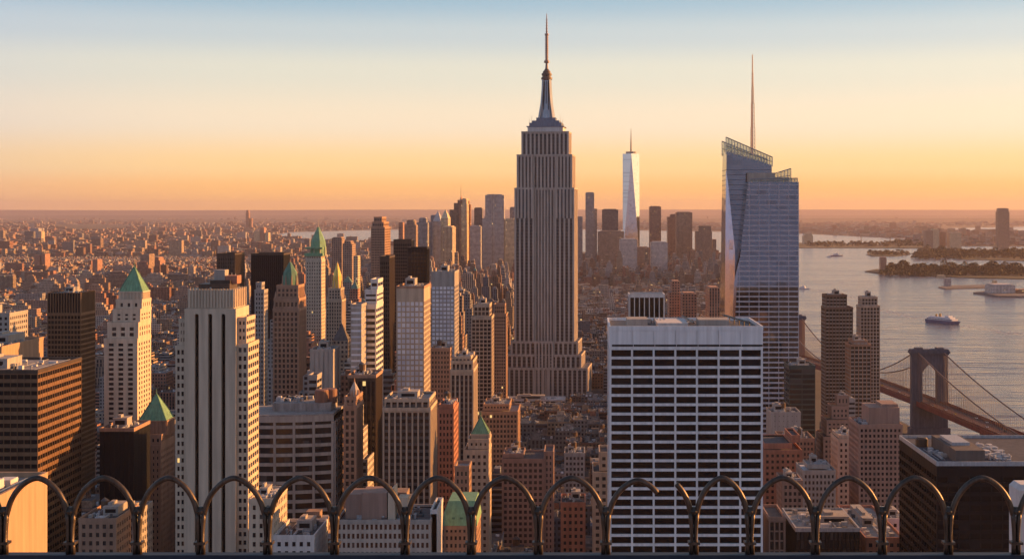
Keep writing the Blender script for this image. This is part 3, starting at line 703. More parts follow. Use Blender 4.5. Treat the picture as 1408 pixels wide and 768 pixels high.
T('apartment_tower', 'dark green glass slab standing in front of the left end of the red bridge deck', 1085, 1121, 502, 1040, 26, wall('dark_green_panel', (.045, .07, .065), rough=.4), G_dark, 'band', cat='apartment tower', over=dict(fl=3.6, sp=1.1))
M_bz = wall('bronze_cladding', (.20, .12, .08), rough=.6)
def bronze_t(x0, x1, yt, D, dep, label, tiers, wm=M_bz, **k):
    return T('apartment_tower', label, x0, x1, yt, D, dep, wm, G_bronze, 'fine', tiers, cat='apartment tower', over=dict(bay=3.2, pw=.7, fl=3.3, sp=1.1, pp=.7, sd=.08, attic=2), spm=M_grey, **k)
bronze_t(1135, 1173, 422, 1290, 24, 'tall bronze-brown apartment tower with a stepped top, tallest of those left of the bridge pylon', [(1136, 1165, 405, 1)])
bronze_t(1183, 1210, 420, 1340, 20, 'slim pale tower with a bronze cap beside the water, left of the bridge cables', [(1185, 1207, 408, 1)], wm=M_tan)
bronze_t(1169, 1198, 473, 1200, 24, 'shorter rusty tower with a grey gable top between the bronze and the pale riverside towers', [(1173, 1194, 468, 1)], wm=M_brown)
T('apartment_tower', 'terraced pink brick tower stepping up to the left of the shorter rusty tower', 1132, 1170, 600, 1050, 34, M_pink, G_old, 'punch', [(1138, 1170, 578, 4), (1146, 1170, 560, 4), (1155, 1172, 546, 4)], cat='apartment tower')
T('apartment_tower', 'pale grey balconied tower squeezed behind the terraced pink tower', 1157, 1176, 548, 1160, 18, M_grey, G_dark, 'band', cat='apartment tower')
T('apartment_tower', 'plain grey windowless-sided tower block left of the riverside towers', 1060, 1101, 566, 1000, 26, M_grey, G_dark, 'punch', cat='apartment tower', over=dict(pw=2.6, sp=2.9), tank=True)
T('brick_block', 'tan brick apartment block with rows of small windows below the terraced pink tower', 1152, 1181, 603, 900, 26, M_tan, G_old, 'punch', [(1154, 1179, 598, 1)], cat='apartment block')
rt_, s_ = T('brick_tower', 'big salmon brick tower with blank rooftop box left of the black low tower', 1181, 1241, 583, 800, 30, M_pink, G_dark, 'punch', cat='apartment tower', kit=False, windows=True,
            over=dict(bay=2.5, pw=1.0, fl=3.0, sp=1.3, pp=.5))
q = s_[0]; b = MB(); b.box(q[0] + 6.5, q[1] - .5, q[2] + 5, q[3] - 4, q[5] - 1.2, q[5] + 8.5); b.box(q[0] + 14, q[1] - 1, q[2] + 7, q[3] - 6, q[5] + 8.5, q[5] + 10.2)
b.build('machine_penthouse', M_pink, rt_); roof_kit(rt_, q[0] + 1, q[0] + 7, q[2] + 1, q[3] - 1, q[5] - 1.2, 3, tank=False, pent=False, n=5)
T('brick_block', 'wide red and pink brick block with clustered roof huts beside the white slab base', 1050, 1103, 618, 850, 40, M_red, G_old, 'punch', [(1052, 1090, 610, 3), (1090, 1102, 600, 3)], cat='apartment block', tank=True)
T('brick_block', 'brown stepped brick building behind the wide red block', 1074, 1120, 602, 930, 30, M_brown, G_old, 'fine', cat='apartment block', tank=True)
T('office_block', 'pale grey stone block with a white roof hut, left of the salmon brick tower', 1104, 1149, 646, 800, 26, M_grey, G_old, 'fine', [(1112, 1143, 640, 5)], cat='office block', roof=M_white)
T('brick_block', 'grey brown building right under the pale grey stone block', 1076, 1104, 660, 760, 24, M_pink, G_old, 'fine', cat='apartment block')
# black tower, bottom right
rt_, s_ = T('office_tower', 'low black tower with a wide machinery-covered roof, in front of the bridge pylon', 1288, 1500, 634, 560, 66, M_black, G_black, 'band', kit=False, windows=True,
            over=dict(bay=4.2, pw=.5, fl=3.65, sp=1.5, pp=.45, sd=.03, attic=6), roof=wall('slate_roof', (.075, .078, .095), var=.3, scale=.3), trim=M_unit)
q = s_[0]; zt = q[5] - 1.2
b = MB(); b.box(q[0] + 8.3, q[0] + 19.7, q[2] + 4, q[2] + 43, zt, zt + 4.8); pn = b.build('machine_penthouse', wall('penthouse_brown', (.13, .11, .10)), rt_)
b = MB(); b.box(q[0] + 10, q[0] + 17, q[2] + 16, q[2] + 36, zt + 4.8, zt + 6); b.build('cooling_unit', M_unit, pn)
b = MB(); b.ngon(q[0] + 4.5, q[2] + 44, [(2.6, zt), (2.6, zt + 3.0), (2.0, zt + 3.8)], 14); b.build('cooling_tower', M_dark, rt_)
roof_kit(rt_, q[0] + 20.5, q[0] + 33, q[2] + 4, q[3] - 18, zt, 12, pent=False, n=46); roof_kit(rt_, q[0] + 2, q[0] + 8, q[2] + 8, q[3] - 30, zt, 14, pent=False, n=8)
FOOT.append((X(1235, 560), X(1288, 560), 555, 640))
# square black block with railing roof, bottom
rt_, s_ = T('office_block', 'dark blue glass block with an open railed roof, low behind the railing at right', 1094, 1182, 725, 620, 42, M_black, G_dark, 'ribdark', cat='office block', kit=False, roof=M_roofp, over=dict(attic=1.8, sp=.3), trim=M_unit)
q = s_[0]; roof_kit(rt_, q[0] + 1, q[1] - 1, q[2] + 1, q[3] - 1, q[5] - 1.2, 22, n=26)
T('office_block', 'narrow stone-columned building at the foot of the white slab right side', 1057, 1080, 710, 600, 26, M_pink, G_dark, 'rib', cat='office block', over=dict(bay=2.4, pw=.6, fl=4, sp=.6, attic=2.4))
T('brick_block', 'low brick block with pale cluttered roof beside the black low tower', 1190, 1243, 738, 640, 70, M_red, G_old, 'punch', cat='apartment block', roof=M_roofp)
T('brick_block', 'white-walled roof block peeping above the low brick block', 1216, 1246, 712, 720, 30, M_pale, G_old, 'punch', cat='apartment block', roof=M_roofp)
# pale stub tower at the right end of the railing
root = empty('ventilation_shaft', (X(1414, 130), 131.5, 0), 'pale concrete shaft with a narrow cap at the right end of the railing', 'shaft')
b = MB(); a0, a1 = X(1401, 130), X(1440, 130); b.box(a0, a1, 130, 133, 0, Z(674, 130)); b.build('shaft', M_pale, root)
b = MB(); b.frustum([(a0, 130, Z(674, 130)), (a1, 130, Z(674, 130)), (a1, 133, Z(674, 130)), (a0, 133, Z(674, 130))],
    [(a0 + .3, 130.4, Z(667, 130)), (a1 - .5, 130.4, Z(667, 130)), (a1 - .5, 132.6, Z(667, 130)), (a0 + .3, 132.6, Z(667, 130))]); b.build('cap', M_pale, root)
b = MB(); b.box(a0 - .03, a1, 129.9, 129.99, Z(706, 130), Z(698, 130)); b.build('band_course', M_grey, root)

# ------------------------------------------------------------------ the near towers, left of centre
# black slab with slanting lit bands
T('office_tower', 'big dark banded office slab at the left edge whose long side glows in bronze stripes', -70, 52, 508, 640, 56, M_band, G_black, 'band', windows=True, roof=M_roofp, trim=M_dark,
  over=dict(bay=3.0, pw=.25, fl=3.6, sp=1.7, pp=.25, sd=.12, attic=2.2), seed=4)
# ochre blank wall building in the corner
root = empty('office_block', (X(30, 260), 235, 0), 'ochre block in the bottom left corner with a blank sunlit side wall and pipe-strewn roof', 'office block')
xa = X(65, 260); za = Z(648, 260); b = MB(); b.box(xa - 50, xa, 200, 260, 0, za - 1); b.build('wall', M_ochre, root)
b = MB(); b.box(xa - 50, xa + .1, 199.9, 200.4, za - 1.5, za); b.box(xa - .4, xa + .1, 200.4, 260, za - 1.5, za); b.box(xa - 50, xa - .4, 259.6, 260.1, za - 1.5, za); b.build('parapet', M_ochre, root)
b = MB(); b.box(xa - .02, xa + .06, 219, 219.25, 60, za - 1.5); b.build('panel_joint', M_band, root)
b = MB(); b.box(xa - 49, xa - .5, 200.5, 259.5, za - 1.0, za - .93); b.build('roof', M_roofp, root)
roof_kit(root, xa - 18, xa - 1, 203, 258, za - .93, 31, pent=False, n=40); roof_kit(root, xa - 14, xa - 3, 230, 257, za - .93, 33, pent=False, n=16)
b = MB(); 
for i in range(5): b.bar((xa - 2 - i * 1.7, 203, za - .5), (xa - 2 - i * 1.7, 256, za - .5), .18)
b.build('roof_pipe', M_unit, root)
FOOT.append((xa - 50, xa, 200, 260))
T('office_block', 'sunlit yellow slab peeking above the left dark slab roof, topmost at the frame edge', -60, 13, 430, 900, 30, M_grey, G_dark, 'punch', cat='office block')
T('office_block', 'plain pale slab with sunlit end, directly behind the dark banded slab', -60, 2, 476, 720, 56, M_ochre, G_dark, 'punch', cat='office block', over=dict(pw=2.9, sp=3.3))
# dark tower with slatted crown
rt_, s_ = T('office_tower', 'dark bronze tower with a band of tall vertical slats round its flat top', 65, 111, 430, 1000, 30, M_band, G_black, 'band', kit=False,
            over=dict(bay=2.4, pw=.5, fl=3.4, sp=1.2, pp=.5, sd=.06, attic=2))
q = s_[0]; b = MB(); z0_, z1_ = q[5] - .2, Z(403, 1000)
b.box(q[0] + .6, q[1] - .6, q[2] + .6, q[3] - .6, z0_, z1_); b.build('crown', M_black, rt_)
b = MB(); n = 12
for i in range(n + 1):
    xx = q[0] + (q[1] - q[0] - .6) * i / n; b.box(xx, xx + .6, q[2] - .1, q[2] + .9, z0_, z1_ + .6); b.box(xx, xx + .6, q[3] - .9, q[3] + .1, z0_, z1_ + .6)
    yy = q[2] + 1 + (q[3] - q[2] - 2.6) * i / n; b.box(q[0] - .1, q[0] + .9, yy, yy + .6, z0_, z1_ + .6); b.box(q[1] - .9, q[1] + .1, yy, yy + .6, z0_, z1_ + .6)
b.build('crown_fin', M_band, rt_)
roof_kit(rt_, q[0] + 3, q[1] - 3, q[2] + 3, q[3] - 3, z1_, 8, n=5)

def pyramid_tower(label, x0, x1, yb, ax, ay, px0, px1, pyb, D, dep, wm, mats, tiers, gm=G_old, over=None, lantern=False, windows=False):
    """masonry tower with setbacks under a copper pyramid: px0..px1 at pyb rising to ax, ay"""
    rt_, s_ = T('skyscraper', label, x0, x1, yb, D, dep, wm, gm, 'punch', tiers, kit=False, over=over, windows=windows)
    q = s_[-1]; cy = (q[2] + q[3]) / 2; hw = X(px1, D) - X(px0, D); e = hw / 2
    cx = (X(px0, D) + X(px1, D)) / 2; z0_, z1_ = Z(pyb, D), Z(ay, D)
    b = MB(); b.box(cx - e, cx + e, cy - e, cy + e, q[5] - 1.4, z0_)
    for i in range(7):
        for s2 in (-1, 1):
            xx = cx - e + (2 * e - .8) * i / 6; b.box(xx, xx + .8, cy + s2 * (e + .15) - .3, cy + s2 * (e + .15) + .3, q[5] - 1.4, z0_ - .1); b.box(cx + s2 * (e + .15) - .3, cx + s2 * (e + .15) + .3, xx - cx + cy, xx - cx + cy + .8, q[5] - 1.4, z0_ - .1)
    b.box(cx - e - .5, cx + e + .5, cy - e - .5, cy + e + .5, z0_, z0_ + .7); b.build('belfry', wm, rt_)
    b = MB(); b.pyramid(cx - e, cx + e, cy - e, cy + e, z0_ + .7, z1_, cut=.04); pr = b.build('pyramid_roof', mats, rt_)
    b = MB()
    for i in (-1, 1):
        for j in (-1, 1): b.bar((cx + i * e, cy + j * e, z0_ + .8), (cx + i * e * .04, cy + j * e * .04, z1_), .28)
    b.bar((cx, cy, z1_ - .2), (cx, cy, z1_ + 3), .3, r2=.08); b.build('ridge_cap', M_copperdk, pr)
    b = MB()
    for i in range(1, 7):
        f = -1 + 2 * i / 7
        for s2 in (-1, 1): b.bar((cx + f * e, cy + s2 * e, z0_ + .8), (cx + f * e * .04, cy + s2 * e * .04, z1_ - .3), .09); b.bar((cx + s2 * e, cy + f * e, z0_ + .8), (cx + s2 * e * .04, cy + f * e * .04, z1_ - .3), .09)
    b.build('copper_seams', M_copperdk, pr)
    return rt_, s_
pyramid_tower('cream stepped tower under a bright green copper pyramid, the taller of the two at left', 143, 189, 465, 178, 368, 159, 191, 403, 760, 24, M_cream, M_copper,
              [(147, 189.5, 443, .8), (153, 191, 425, 1.5), (156, 192, 412, 1.5)], over=dict(bay=5.0, bayy=4.5, pw=2.4, fl=2.55, sp=1.05, pp=.7), windows=True)
pyramid_tower('brown brick tower under a low green pyramid, half hidden by the black box', 190, 221, 612, 207, 546, 186, 224, 582, 740, 26, M_brown, M_copper,
              [(192, 221.5, 597, .6)], over=dict(bay=2.5, pw=1.3, fl=3.1, sp=1.6, pp=.5))
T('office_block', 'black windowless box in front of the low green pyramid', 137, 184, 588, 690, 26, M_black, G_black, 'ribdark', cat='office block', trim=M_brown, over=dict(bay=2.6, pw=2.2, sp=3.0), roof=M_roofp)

# cream slab with three dark slots
def slot_tower():
    D = 600.0; x = lambda p_: X(p_, D); z = lambda p_: Z(p_, D)
    root = empty('skyscraper', (x(295), D + 15, 0), 'cream stone tower with three long dark window slots and a fluted crown', 'skyscraper')
    wl = MB(); y0, y1 = D - 1.5, D + 22
    slots = [(269, 274.5), (287.5, 293), (305.5, 311)]; ed = [255] + [q for s_ in slots for q in s_] + [325.5]
    for i in range(0, 8, 2): wl.box(x(ed[i]), x(ed[i + 1]), y0, y0 + 2.4, 0, z(431))
    wl.box(x(255), x(325.5), y0 + 2.4, y1, 0, z(431) - .03); wl.box(x(255), x(325.5), y0, y1, z(431), z(424))
    for a, b_ in slots:       # rounded slot heads
        c_, r_ = (x(a) + x(b_)) / 2, (x(b_) - x(a)) / 2; zt = z(431)
        for s2 in (-1, 1):
            for k in range(4):
                a0, a1 = k * math.pi / 8, (k + 1) * math.pi / 8
                q = [(c_ + s2 * r_, y0 + .01, zt - r_ + r_ * math.sin(a0) if k else zt - r_), (c_ + s2 * r_ * math.cos(a1), y0 + .01, zt - r_ + r_ * math.sin(a1)), (c_ + s2 * r_, y0 + .01, zt)]
                if s2 > 0: q.reverse()
                wl.face(q)
    wl.build('wall', M_cream, root)
    g = MB()
    for a, b_ in slots: 
        n = int(z(431) / 3.5); g.face([(x(a), y0 + 2.37, 0), (x(b_), y0 + 2.37, 0), (x(b_), y0 + 2.37, z(431)), (x(a), y0 + 2.37, z(431))], [(0, 0), (1, 0), (1, n), (0, n)])
        go = g.build('slot_glazing', G_black, root); g = MB()
    # fluted crown
    c = MB(); c.box(x(260), x(321.5), y0 + 1.5, y1 - 1.5, z(424), z(398)); n = 15
    for i in range(n):
        xx = x(260) + (x(321.5) - x(260) - .6) * i / (n - 1); c.box(xx, xx + .6, y0 + 1.0, y0 + 1.52, z(423), z(397)); c.box(xx, xx + .6, y1 - 1.52, y1 - 1.0, z(423), z(397))
    for i in range(7):
        yy = y0 + 1.5 + (y1 - y0 - 3.6) * i / 6
        for s2 in (x(321.5), x(260) - .5): c.box(s2, s2 + .5, yy, yy + .6, z(423), z(397))
    c.build('crown', M_cream, root)
    b = MB(); b.box(x(270), x(313), y0 + 5, y1 - 5, z(398), z(391)); b.box(x(284), x(312), y0 + 7, y1 - 7, z(391), z(386)); b.build('machine_penthouse', M_dark, root)
    b = MB(); b.box(x(288), x(303), y0 + 9, y1 - 8, z(386), z(372)); b.build('roof_cabin', M_grey, root)
    b = MB(); b.box(x(304), x(320), y0 + 9, y1 - 7, z(391), z(380)); b.build('brick_bulkhead', M_red, root)
    b = MB()
    for px_, h in ((289, 8), (302, 7), (307, 5), (312, 6), (317, 5), (275, 5)): b.bar((x(px_), y0 + 10, z(390)), (x(px_), y0 + 10, z(382 - h)), .12)
    b.build('roof_railing', M_unit, root)
    roof_kit(root, x(262), x(319), y0 + 3, y1 - 3, z(398), 6, pent=False, n=10)
    F, Gl, Rf, Pw = MB(), MB(), MB(), MB(); st = dict(bay=2.0, bayy=4.0, pw=.75, fl=3.45, sp=1.6, pp=.5, sd=.03, attic=1.8); inf = []
    wings = [(241, 255, D + .2, D + 17, 0, 475), (245, 255, D + 1, D + 15, z(475), 438), (325.5, 341, D + .2, D + 20, 0, 472), (325.5, 338, D + 1.2, D + 17, z(472), 436), (325, 360, D + 4, D + 15, 0, 690)]
    for a, b_, ya, yb, zb, yt in wings: inf.append(tier(F, Gl, Rf, Pw, st, x(a), x(b_), ya, yb, zb, z(yt)))
    F.build('wing', M_cream, root); Gl.build('glazing', G_dark, root); Rf.build('roof', M_roof, root); Pw.build('parapet', M_cream, root)
    for wdx in (0, 2):
        a, b_, ya, yb, zb, yt = wings[wdx]; nx, nf, bx, fh = inf[wdx]
        me = MB(); me.box(0, bx - .75 - .04, 0, .05, 0, fh - 1.6 - .04); me.uv = [[(.5, .5)] * 4 for f in me.uv]; mm = me.mesh('window', G_dark)
        for k in range(nf - 1, max(-1, nf - 26), -1):
            for i in range(nx):
                if wdx == 0 and i >= 2: continue
                o = bpy.data.objects.new('window', mm); COL.objects.link(o); o.parent = root
                o.location = Vector((x(a) + .77 + i * bx, ya + .4, k * fh + 1.62)) - Vector(root['_w'])
    FOOT.append((x(239), x(362), D - 3, D + 24)); OCC.append((D, 241, 341, 398, 768))
slot_tower()
T('office_block', 'small cream annexe with sunlit end wall, low right of the three-slot tower', 342, 376, 685, 560, 26, M_cream, G_dark, 'punch', cat='office block', roof=M_brown)
T('office_block', 'low roof with huts behind the railing, right of the cream annexe', 376, 432, 735, 560, 30, M_pale, G_dark, 'punch', cat='office block')

# curved bank building
def curved_block():
    D = 700.0; x = lambda p_: X(p_, D); z = lambda p_: Z(p_, D)
    root = empty('office_block', (x(405), D + 20, 0), 'grey office block with a gently curved banded front and a brown drum on the roof', 'office block')
    xa, xb = x(330), x(459); n = 20; sag = 6.0
    def front(q, off=0): return [(xa + (xb - xa) * i / n, D - q * (1 - ((i / n - .35) / .65) ** 2) + off) for i in range(n + 1)]
    base = front(sag); yb = D + 27
    def ring(off, z0_, z1_, mb, m_=0, uv=False, grow=0):
        pts = [(a, b - off) for a, b in base]; lo = [(a, b, z0_) for a, b in pts] + [(xb + grow, yb, z0_), (xa, yb, z0_)]; hi = [(a, b, z1_) for a, b, _ in lo]
        if grow: lo[n] = (lo[n][0] + grow, lo[n][1], z0_); hi[n] = (hi[n][0] + grow, hi[n][1], z1_)
        k = len(lo)
        for i in range(k):
            j = (i + 1) % k; mb.face([lo[i], lo[j], hi[j], hi[i]], [(i * .8, z0_ / 3.9), (i * .8 + .8, z0_ / 3.9), (i * .8 + .8, z1_ / 3.9), (i * .8, z1_ / 3.9)])
        mb.face(hi); mb.face(list(reversed(lo)))
    zt = z(568); g = MB(); ring(0, 0, zt - 1, g); g.build('glazing', G_dark, root)
    f = MB(); nf = 26; fh = (zt - 2.0) / nf
    for k in range(nf): ring(.8, k * fh, k * fh + 1.55, f)
    ring(.95, zt - 3.4, zt - .6, f); f.build('spandrel', M_grey, root)
    c = MB()
    for i in range(0, n + 1, 4): a, b = base[i]; c.box(a - .55 if i < n else a - 1.1, a + .55 if i < n else a, b - 1.1, b + .6, 0, zt - 3.5)
    for i in range(5): c.box(xb - .3, xb + .9, D + i * 6.3, D + i * 6.3 + .8, 0, zt - 3.5)
    c.build('column', M_grey, root)
    e = MB()
    for k in range(nf): e.box(xb - 1, xb + .55, D + .9, yb - .1, k * fh + .01, k * fh + 1.8)
    e.build('side_band', M_band, root)
    r_ = MB(); ring(1.0, zt - .6, zt + .2, r_); r_.build('roof', M_roofp, root)
    b = MB(); b.box(x(371), x(452), D + 6, D + 25, zt + .2, z(556)); pn = b.build('machine_penthouse', M_roofp, root)
    b = MB(); cx_, cy_ = x(440), D + 10
    for i in range(2): b.ngon(cx_ + i * 3.5 - 1, cy_ + i * 4, [(3.4, z(558)), (3.4, z(540)), (3.0, z(538.5))], 18)
    b.build('tank_drum', wall('rust_drum', (.24, .12, .08), rough=.6), root)
    roof_kit(root, x(366), x(425), D + 8, D + 24, z(556), 41, pent=False, n=20)
    FOOT.append((xa, xb + 2, D - 8, yb)); OCC.append((D, 330, 459, 556, 768))
curved_block()

# ------------------------------------------------------------------ middle distance, left
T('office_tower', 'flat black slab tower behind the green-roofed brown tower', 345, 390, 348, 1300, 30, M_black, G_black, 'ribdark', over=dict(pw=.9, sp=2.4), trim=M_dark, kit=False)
T('office_tower', 'brown box tower with a sunlit side, left of the flat black slab', 298, 323, 348, 1450, 42, M_dark, G_bronze, 'ribdark', kit=False)
T('apartment_tower', 'slim grey tower with a yellow lit edge, right of the three-slot tower', 350, 363, 398, 1100, 14, M_grey, G_dark, 'fine', [(351, 359, 388, 2)], cat='apartment tower')
# brown gothic tower
def gothic(label, D, x0, x1, yt, tiers, ax, ay, px0, px1, pyb, wm, rm, dep=24, over=None, spike=0):
    rt_, s_ = T('skyscraper', label, x0, x1, yt, D, dep, wm, G_old, 'punch', tiers, kit=False, over=over or dict(bay=2.8, pw=1.1, fl=3.4, sp=1.2, pp=.6, sd=.25))
    q = s_[-1]; cy = (q[2] + q[3]) / 2; cx = X((px0 + px1) / 2, D); e = (X(px1, D) - X(px0, D)) / 2
    b = MB(); b.ngon(cx, cy, [(e * 1.0, q[5] - 1.4), (e * 1.0, Z(pyb, D)), (e * .9, Z(pyb - (pyb - ay) * .4, D)), (e * .12, Z(ay, D))], 8, ph=math.pi / 8)
    pr = b.build('crown_roof', rm, rt_)
    b = MB()
    for i in range(8):
        a = math.pi / 8 + i * math.pi / 4; b.bar((cx + e * 1.0 * math.cos(a), cy + e * 1.0 * math.sin(a), q[5] - 1.4), (cx + e * 1.0 * math.cos(a), cy + e * 1.0 * math.sin(a), Z(pyb - 6, D)), .7, r2=.15)
    b.bar((cx, cy, Z(ay, D) - 1), (cx, cy, Z(ay - spike, D) + 2), .5, r2=.1); b.build('finial', wm, pr)
    b = MB()
    for t_ in s_[:-1]:
        for a in (t_[0] + 1, t_[1] - 1):
            for c_ in (t_[2] + 1, t_[3] - 1): b.frustum([(a - .9, c_ - .9, t_[5] - .1), (a + .9, c_ - .9, t_[5] - .1), (a + .9, c_ + .9, t_[5] - .1), (a - .9, c_ + .9, t_[5] - .1)], [(a - .1, c_ - .1, t_[5] + 4.5), (a + .1, c_ - .1, t_[5] + 4.5), (a + .1, c_ + .1, t_[5] + 4.5), (a - .1, c_ + .1, t_[5] + 4.5)])
    b.build('pinnacle', wm, rt_)
    return rt_, s_
gothic('brown brick gothic tower with a dull green pointed roof, behind the curved office block', 950, 375, 411, 424, [(376, 410.5, 410, 1), (379, 409, 392, 1.5)], 395, 361, 383, 404, 385, M_brown, M_copperdk, 26)
# white stone campanile with green pyramid
rt_, s_ = gothic('slender pale campanile with a bright green tent roof and a needle finial', 1500, 420, 442, 357, [(420.5, 441.5, 350, .6)], 436, 312, 424, 446, 345, M_cream, M_copper, 22, over=dict(bay=2.8, pw=1.5, fl=3.6, sp=1.7, pp=.7), spike=8)
q = s_[0]; b = MB(); b.box(q[0] - 1.0, q[1] + 1.4, q[2] - 1, q[3] + 1, Z(352, 1500), Z(348, 1500)); b.box(q[0] - .8, q[1] + 1.2, q[2] - .8, q[3] + .8, Z(342, 1500), Z(340, 1500)); b.build('balcony', M_copper, rt_)
gothic('golden-spired tower just right of the green campanile', 1400, 448, 470, 412, [(451, 468, 396, 1.5)], 461, 362, 454, 468, 392, M_tan, M_gold, 24)
# towers with white grids
T('office_tower', 'tower faced with bright pale panels below blank bronze corners, central of the three pale-fronted towers', 545, 583, 393, 960, 41, M_tan, G_white, 'whitegrid', kit=True, trim=M_brown, over=dict(bay=3.3, pw=.8, fl=3.5, sp=1.0, attic=10.5, pp=.3))
T('office_tower', 'tower with white windows under a plain grey head, right-hand of the three pale-fronted towers', 593, 625, 373, 1150, 41, M_grey, G_white, 'whitegrid', kit=True, over=dict(bay=3.0, pw=.8, fl=3.3, sp=1.1, attic=12, pp=.3))
rt_, s_ = T('office_tower', 'brown tower with pale horizontal stripes, leftmost of the three pale-fronted towers', 499, 517, 418, 880, 32, M_pale, G_dark, 'band', [(501, 517.5, 398, 2), (508, 518, 384, 3)], over=dict(bay=9, fl=3.7, sp=1.7, pw=.6))
T('office_block', 'grey corrugated slab attached left of the striped brown tower', 482, 497, 418, 860, 22, M_grey, G_white, 'band', cat='office block', over=dict(fl=3.5, sp=2.3, attic=1))
T('office_tower', 'dark brown windowless slab with a red sunlit edge, right of the striped tower', 522, 535.5, 352, 1250, 36, M_dark, G_black, 'ribdark', kit=False)
T('office_tower', 'dark glass tower, left and taller of the black pair behind the pale panelled tower', 541, 566, 329, 1600, 26, M_dark, G_black, 'ribdark', kit=False, over=dict(bay=2.4))
T('office_tower', 'black glass tower with bronze edges, right of the pair behind the pale panelled tower', 560, 587, 340, 1450, 26, M_black, G_bronze, 'ribdark', kit=False, over=dict(bay=3.2, pw=.7))
T('apartment_tower', 'brown brick tower with an uneven stepped top rising above the black pair', 510, 529, 312, 1950, 59, M_brown, G_old, 'fine', [(511, 527, 305, 3), (513, 524, 298, 4)], cat='apartment tower', kit=False)
T('office_block', 'grey block with a bright sunlit end left of the dark ribbed tower', 426, 458, 480, 850, 22, M_grey, G_dark, 'punch', cat='office block', over=dict(pw=2.9, sp=3.2))
T('office_block', 'narrow grey block with strip windows at the left foot of the grey sunlit-end block', 424, 436, 515, 800, 14, M_grey, G_dark, 'band', cat='office block')
T('office_tower', 'dark ribbed tower with a crenellated top below the striped tower', 478, 517, 515, 780, 26, M_dark, G_dark, 'rib', over=dict(bay=2.4, pw=.7, pp=.8), trim=M_brown, tank=True, spm=M_black)
gothic('brown tower with a small stone pyramid cap right of the curved office block', 700, 472, 490, 557, [(473, 489.5, 545, .8)], 482, 528, 476, 489, 545, M_brown, M_lime, 22)
T('office_tower', 'wide brown ribbed tower rising behind the long pale loft building', 526, 592, 560, 700, 31, M_tan, G_dark, 'rib', [(528, 590, 548, 1)], windows=True, over=dict(bay=2.9, pw=.8, fl=3.2, sp=1.4, pp=.9, sd=.6, attic=2.5), roof=M_roofp, spm=M_spandark)
T('brick_tower', 'dark red brick tower with a glowing edge, right beside the wide brown ribbed tower', 602, 624, 562, 800, 30, M_red, G_old, 'fine', [(603, 623, 556, 1)], cat='apartment tower', tank=True)
T('office_tower', 'tan ribbed stone tower with arched crown, right of the dark red tower', 619, 651, 508, 900, 38, M_tan, G_old, 'rib', [(620, 650, 496, 1), (624, 647, 490, 2)], over=dict(bay=2.8, pw=.9), spm=M_spandark)
T('brick_tower', 'brown apartment tower behind the tan ribbed stone tower', 592, 619, 478, 1050, 20, M_brown, G_old, 'fine', cat='apartment tower', tank=True)
T('office_tower', 'olive brown tower with dark head among the low blocks left of the landmark', 648, 676, 435, 1300, 36, M_tan, G_dark, 'whitegrid', [(651, 673, 418, 2)], over=dict(bay=3.4))
T('office_tower', 'dark stepped tower beside the olive brown tower', 676, 696, 432, 1500, 30, M_brown, G_dark, 'fine', [(679, 694, 418, 3)], kit=False)
pyramid_tower('grey-brown block with a small pale green pyramid, behind the railing left of centre', 638, 672, 618, 659, 577, 647, 671, 601, 720, 22, M_tan, M_copper, [(643, 672, 604, 2)], over=dict(bay=2.9, pw=1.4, fl=3.4, sp=1.7))
T('brick_block', 'brown brick block with a flat pale hut, in front of the small pyramid', 625, 645, 640, 650, 14, M_brown, G_old, 'fine', cat='apartment block', roof=M_roofp)
T('brick_block', 'tan corner block with clustered roof huts right above the small pyramid', 662, 712, 565, 1000, 40, M_brown, G_old, 'fine', [(664, 700, 556, 4)], cat='apartment block', roof=M_roofp, tank=True)
T('apartment_block', 'wide grey-brown loft building with regular window rows, below the stepped landmark', 690, 748, 630, 820, 30, M_pink, G_old, 'punch', [(692, 720, 624, 2, 6)], cat='apartment block', windows=True, roof=M_roof, tank=True, over=dict(fl=3.3, bay=3.0, pw=1.2, sp=1.4))
T('apartment_block', 'right bay of the loft building topped by a square hut', 748, 761, 620, 821, 24, M_pink, G_old, 'punch', cat='apartment block', over=dict(fl=3.3, bay=3.0, pw=1.2, sp=1.4))
T('apartment_block', 'dull green-grey block right of the loft building', 776, 804, 622, 900, 24, M_grey, G_old, 'fine', cat='apartment block', tank=True)
T('brick_block', 'red brick block between the loft building and the white slab', 771, 805, 690, 760, 24, M_red, G_old, 'punch', cat='apartment block')
T('apartment_block', 'grey stone block touching the left edge of the white slab', 815, 837, 648, 720, 28, M_tan, G_old, 'punch', [(824, 837, 622, 3)], cat='apartment block')
# foreground loft with blank roof boxes
rt_, s_ = T('office_block', 'long pale loft building with tall windows and big blank roof boxes', 462, 592, 714, 560, 30, M_lime, G_dark, 'punch', cat='office block', windows=True, kit=False,
            over=dict(bay=1.85, pw=.8, fl=3.5, sp=1.5, pp=.5, attic=1.8), trim=M_grey)
q = s_[0]; zt = q[5] - 1.2; x = lambda p_: X(p_, 560)
b = MB(); b.box(x(471), x(494), q[2] + 7, q[2] + 20, zt, Z(684, 560)); b.box(x(495), x(530), q[2] + 4, q[2] + 18, zt, Z(680, 560)); b.build('machine_penthouse', M_pink, rt_)
b = MB(); b.frustum([(x(532), q[2] + 3, zt), (x(542), q[2] + 3, zt), (x(542), q[2] + 14, zt), (x(532), q[2] + 14, zt)], [(x(532), q[2] + 3, Z(680, 560)), (x(540), q[2] + 3, Z(672, 560)), (x(540), q[2] + 14, Z(672, 560)), (x(532), q[2] + 14, Z(680, 560))])
